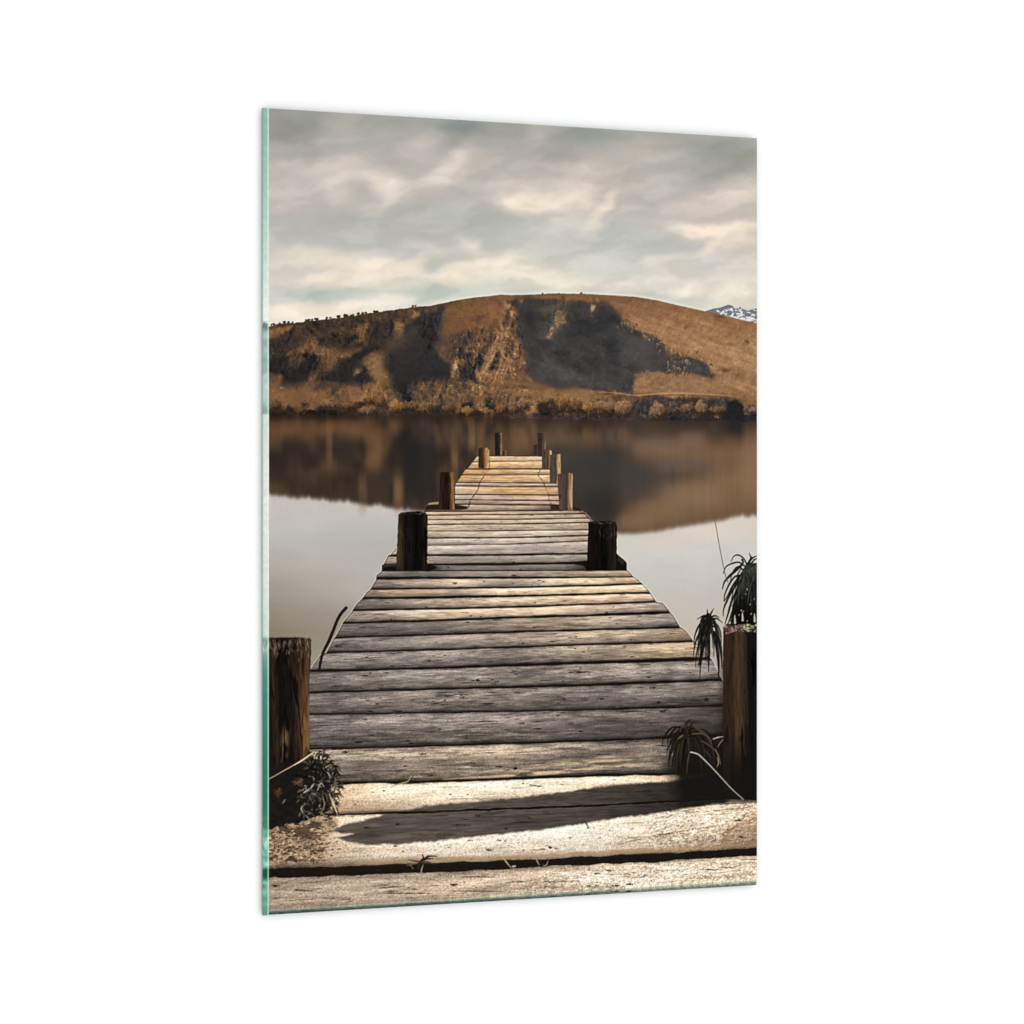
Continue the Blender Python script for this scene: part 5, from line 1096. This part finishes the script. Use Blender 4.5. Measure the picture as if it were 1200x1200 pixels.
piece([L_SKY], 'printed_sky', root, 'printed pale grey and cream cloudy sky')
piece([L_HILL], 'printed_hill', root, 'printed brown grassy hill with deep grey shadows')
piece([L_PEAK], 'printed_snowy_peak', root, 'printed snow-streaked peak behind the right end of the hill')
piece([L_LAKE], 'printed_lake', root, 'printed still lake reflecting the hill and pale sky')
jetty = piece([L_DECK], 'printed_jetty', root, 'printed jetty of weathered grey and honey-coloured boards')
POST_LABELS = {'a': 'thin dark post at the far left end of the jetty', 'b': 'tiny stub post at the far end of the jetty', 'c': 'short dark stub post at the far right end',
               'd': 'thin pair of dark posts at the far right end', 'e': 'golden-lit post on the left of the far boards', 'f': 'round-topped post with a bright rim on the right',
               'g': 'grey post with a tan sunlit side on the right', 'h': 'dark post with an orange sunlit side on the left', 'i': 'grey-brown square post with a tan side on the right',
               'j': 'thick black post left of the middle boards', 'k': 'thick black post right of the middle boards', 'l': 'large brown cracked post at the left edge of the picture', 'm': 'large dark post with lichen on top at the right edge'}
for lab, _ in POSTS:
    key = LABELS[lab].split(':')[1]
    o = piece([lab], 'post', jetty, POST_LABELS[key])
    if key == 'm':
        pass
piece([LICH], 'lichen', jetty, 'pinkish and cream lichen crust')
for lab, text in PLANTS:
    piece([lab], 'printed_plant', root, text)
piece([L_TWIG], 'printed_twig', root, 'bent dark twig standing at the left edge of the boards')

# ---- polished glass edges: bevels along the left side and the bottom
EDGE_BACK = 0.0030
def solve_left():
    lo, hi = 0.0, 0.03
    for _ in range(50):
        mid = (lo + hi) / 2
        px, _y = local_to_plan(-W / 2 - mid, EDGE_BACK, H / 2)
        if px > 307.6: lo = mid
        else: hi = mid
    return lo
ML = solve_left()

def glass_tint(lumn):
    return ramp(lumn, [(0, (44, 112, 94)), (.12, (70, 132, 116)), (.25, (112, 162, 146)), (.45, (146, 186, 174)), (.62, (152, 192, 180)), (.72, (186, 212, 203)), (.80, (208, 224, 216)), (.88, (238, 240, 234)), (1, (246, 246, 242))])

NA, NB = 16, 1400
s = np.linspace(0, 1, NA + 1); vv = np.linspace(0, H, NB + 1)
S, VV = np.meshgrid(s, vv)
lx = -W / 2 - S * ML; ly = S * EDGE_BACK
VZ = VV + 0.0012 * (VV - .5) * S                # keeps the outer corner square
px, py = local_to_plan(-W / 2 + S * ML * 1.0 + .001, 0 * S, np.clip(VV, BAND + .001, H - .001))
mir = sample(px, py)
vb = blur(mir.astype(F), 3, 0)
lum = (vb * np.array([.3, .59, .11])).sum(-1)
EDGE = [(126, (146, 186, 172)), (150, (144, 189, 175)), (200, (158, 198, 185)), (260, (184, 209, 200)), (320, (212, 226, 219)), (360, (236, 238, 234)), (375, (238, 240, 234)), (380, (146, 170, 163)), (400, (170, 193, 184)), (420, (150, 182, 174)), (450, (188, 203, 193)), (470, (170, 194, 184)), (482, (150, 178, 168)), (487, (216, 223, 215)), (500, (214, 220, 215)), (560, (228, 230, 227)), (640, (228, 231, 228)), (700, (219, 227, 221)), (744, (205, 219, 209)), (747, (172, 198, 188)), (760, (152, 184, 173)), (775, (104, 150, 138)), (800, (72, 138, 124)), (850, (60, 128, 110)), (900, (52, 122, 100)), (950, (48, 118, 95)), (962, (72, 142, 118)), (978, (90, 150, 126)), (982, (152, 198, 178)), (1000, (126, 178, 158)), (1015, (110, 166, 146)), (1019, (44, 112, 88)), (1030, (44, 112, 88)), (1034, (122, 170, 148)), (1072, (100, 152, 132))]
c = ramp(py, EDGE)  # glass green and reflected picture tones, painted in down the edge
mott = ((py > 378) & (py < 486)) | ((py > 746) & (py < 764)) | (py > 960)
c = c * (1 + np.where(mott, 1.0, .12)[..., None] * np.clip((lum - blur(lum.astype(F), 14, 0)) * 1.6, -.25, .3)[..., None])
# painted glint along the arris by the print, grey-blue line on the outer arris
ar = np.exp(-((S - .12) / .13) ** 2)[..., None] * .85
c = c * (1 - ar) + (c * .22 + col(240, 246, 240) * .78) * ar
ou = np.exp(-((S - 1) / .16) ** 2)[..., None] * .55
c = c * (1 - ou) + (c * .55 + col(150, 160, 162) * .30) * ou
c *= (1 + (fbm(S * 2, VV * 240, 950, 3) - .5) * .10)[..., None]
co_e = np.stack([lx, ly, VZ], -1).reshape(-1, 3)
ii, jj = np.mgrid[0:NB, 0:NA]
b0 = ii * (NA + 1) + jj
qe = np.stack([b0, b0 + NA + 1, b0 + NA + 2, b0 + 1], -1).reshape(-1, 4)
# pane edge faces: green and mirrored picture painted into their ink
M_EDGE = mat_print('painted_glass_edge', .3)
pane_parent = root
o = mesh_obj('glass_edge', co_e, qe, M_EDGE, root, (to_linear(np.clip(c, 0, 1)) / EXPO).reshape(-1, 3))
o['label'] = 'polished left edge of the glass, teal to white with a painted reflection'

NC, NDv = 900, 10
s = np.linspace(0, 1, NDv + 1); uu = np.linspace(-W / 2, W / 2, NC + 1)
UU, S = np.meshgrid(uu, s)
lz = BAND * (1 - S)
px, py = local_to_plan(UU, 0 * S, BAND + S * BAND * .9 + .0006)
mir = sample(px, py)  # picture mirrored in the bottom bevel, painted into its colour
lum = (mir * np.array([.3, .59, .11])).sum(-1)
dark = ramp(S[:, 0], [(0, (150, 148, 128)), (.3, (126, 132, 114)), (.5, (84, 94, 84)), (.7, (60, 70, 68)), (1, (54, 62, 62))])[:, None, :]
rgt = ss(-.15, .25, UU)[..., None]
dark = dark * (1 - rgt) + (dark * .6 + col(104, 104, 88) * .4) * rgt
c = dark * (.45 + 1.15 * lum)[..., None] * (.84 + .4 * fbm(UU * 260, S * 3, 960, 3, .7))[..., None]
co_b = np.stack([UU, S * .0022, lz], -1).reshape(-1, 3)
ii, jj = np.mgrid[0:NDv, 0:NC]
b0 = ii * (NC + 1) + jj
qb = np.stack([b0, b0 + NC + 1, b0 + NC + 2, b0 + 1], -1).reshape(-1, 4)
o = mesh_obj('glass_edge', co_b, qb, M_EDGE, root, (to_linear(np.clip(c, 0, 1)) / EXPO).reshape(-1, 3))
o['label'] = 'polished bottom edge of the glass, dark grey-green with a painted reflection'

# ---- the glass pane itself, just behind the print
mg = bpy.data.materials.new('green_float_glass'); mg.use_nodes = True
b = mg.node_tree.nodes['Principled BSDF']
nzg = mg.node_tree.nodes.new('ShaderNodeTexNoise'); nzg.inputs['Scale'].default_value = 6
cr = mg.node_tree.nodes.new('ShaderNodeValToRGB')
cr.color_ramp.elements[0].color = (0.30, 0.52, 0.45, 1); cr.color_ramp.elements[1].color = (0.36, 0.58, 0.51, 1)
mg.node_tree.links.new(nzg.outputs['Fac'], cr.inputs['Fac'])
mg.node_tree.links.new(cr.outputs['Color'], b.inputs['Base Color'])
b.inputs['Roughness'].default_value = 0.15; b.inputs['Transmission Weight'].default_value = 0.35; b.inputs['IOR'].default_value = 1.5
e = 0.0006
xl, xr = -W / 2, W / 2
ring_f = [(xl, e, BAND), (xr, e, BAND), (xr, e, H), (xl, e, H)]
ring_m = [(xl - ML + .0002, EDGE_BACK + e, .0004), (xr, EDGE_BACK + e, .0004), (xr, EDGE_BACK + e, H), (xl - ML + .0002, EDGE_BACK + e, H)]
ring_b = [(p[0], THICK, p[2]) for p in ring_m]
vs = ring_f + ring_m + ring_b
fs = [(0, 1, 2, 3), (11, 10, 9, 8)]
for k in range(4):
    n_ = (k + 1) % 4
    fs.append((k, 4 + k, 4 + n_, n_)); fs.append((4 + k, 8 + k, 8 + n_, 4 + n_))
mesh_obj('glass_pane', vs, fs, mg, root)

# ---- white wall the picture hangs on
mw = bpy.data.materials.new('white_wall_paint'); mw.use_nodes = True
nt = mw.node_tree; b = nt.nodes['Principled BSDF']
tc = nt.nodes.new('ShaderNodeTexCoord'); nz = nt.nodes.new('ShaderNodeTexNoise'); nz.inputs['Scale'].default_value = 40; nz.inputs['Detail'].default_value = 4
cr = nt.nodes.new('ShaderNodeValToRGB')
cr.color_ramp.elements[0].color = (0.815, 0.815, 0.815, 1); cr.color_ramp.elements[1].color = (0.835, 0.835, 0.835, 1)
nt.links.new(tc.outputs['Object'], nz.inputs['Vector']); nt.links.new(nz.outputs['Fac'], cr.inputs['Fac']); nt.links.new(cr.outputs['Color'], b.inputs['Base Color'])
b.inputs['Roughness'].default_value = 0.9; b.inputs['Specular IOR Level'].default_value = 0.0
R = 7.0
wall = mesh_obj('wall', [(-R, 0, -R), (R, 0, -R), (R, 0, R), (-R, 0, R)], [(0, 1, 2, 3)], mw)
wall.location = (CX - math.sin(YAW) * (THICK + GAP), CY + math.cos(YAW) * (THICK + GAP), EYE)
wall.rotation_euler = (0, 0, YAW)
wall['kind'] = 'structure'

# ---- even white studio light
w = bpy.data.worlds.new('World'); sc.world = w; w.use_nodes = True
bg = w.node_tree.nodes['Background']
bg.inputs['Color'].default_value = (1, 1, 1, 1); bg.inputs['Strength'].default_value = EXPO

# ---- camera
cam = bpy.data.cameras.new('camera'); co_ = bpy.data.objects.new('camera', cam); coln.objects.link(co_)
cam.sensor_width = 36; cam.lens = FOC / 1200 * 36; cam.clip_start = 0.05; cam.clip_end = 100
co_.location = (0, 0, EYE); co_.rotation_euler = (math.pi / 2, 0, 0)
sc.camera = co_

sc.view_settings.view_transform = 'Standard'; sc.view_settings.look = 'None'
sc.view_settings.exposure = 0; sc.view_settings.gamma = 1
sc.cycles.max_bounces = 6
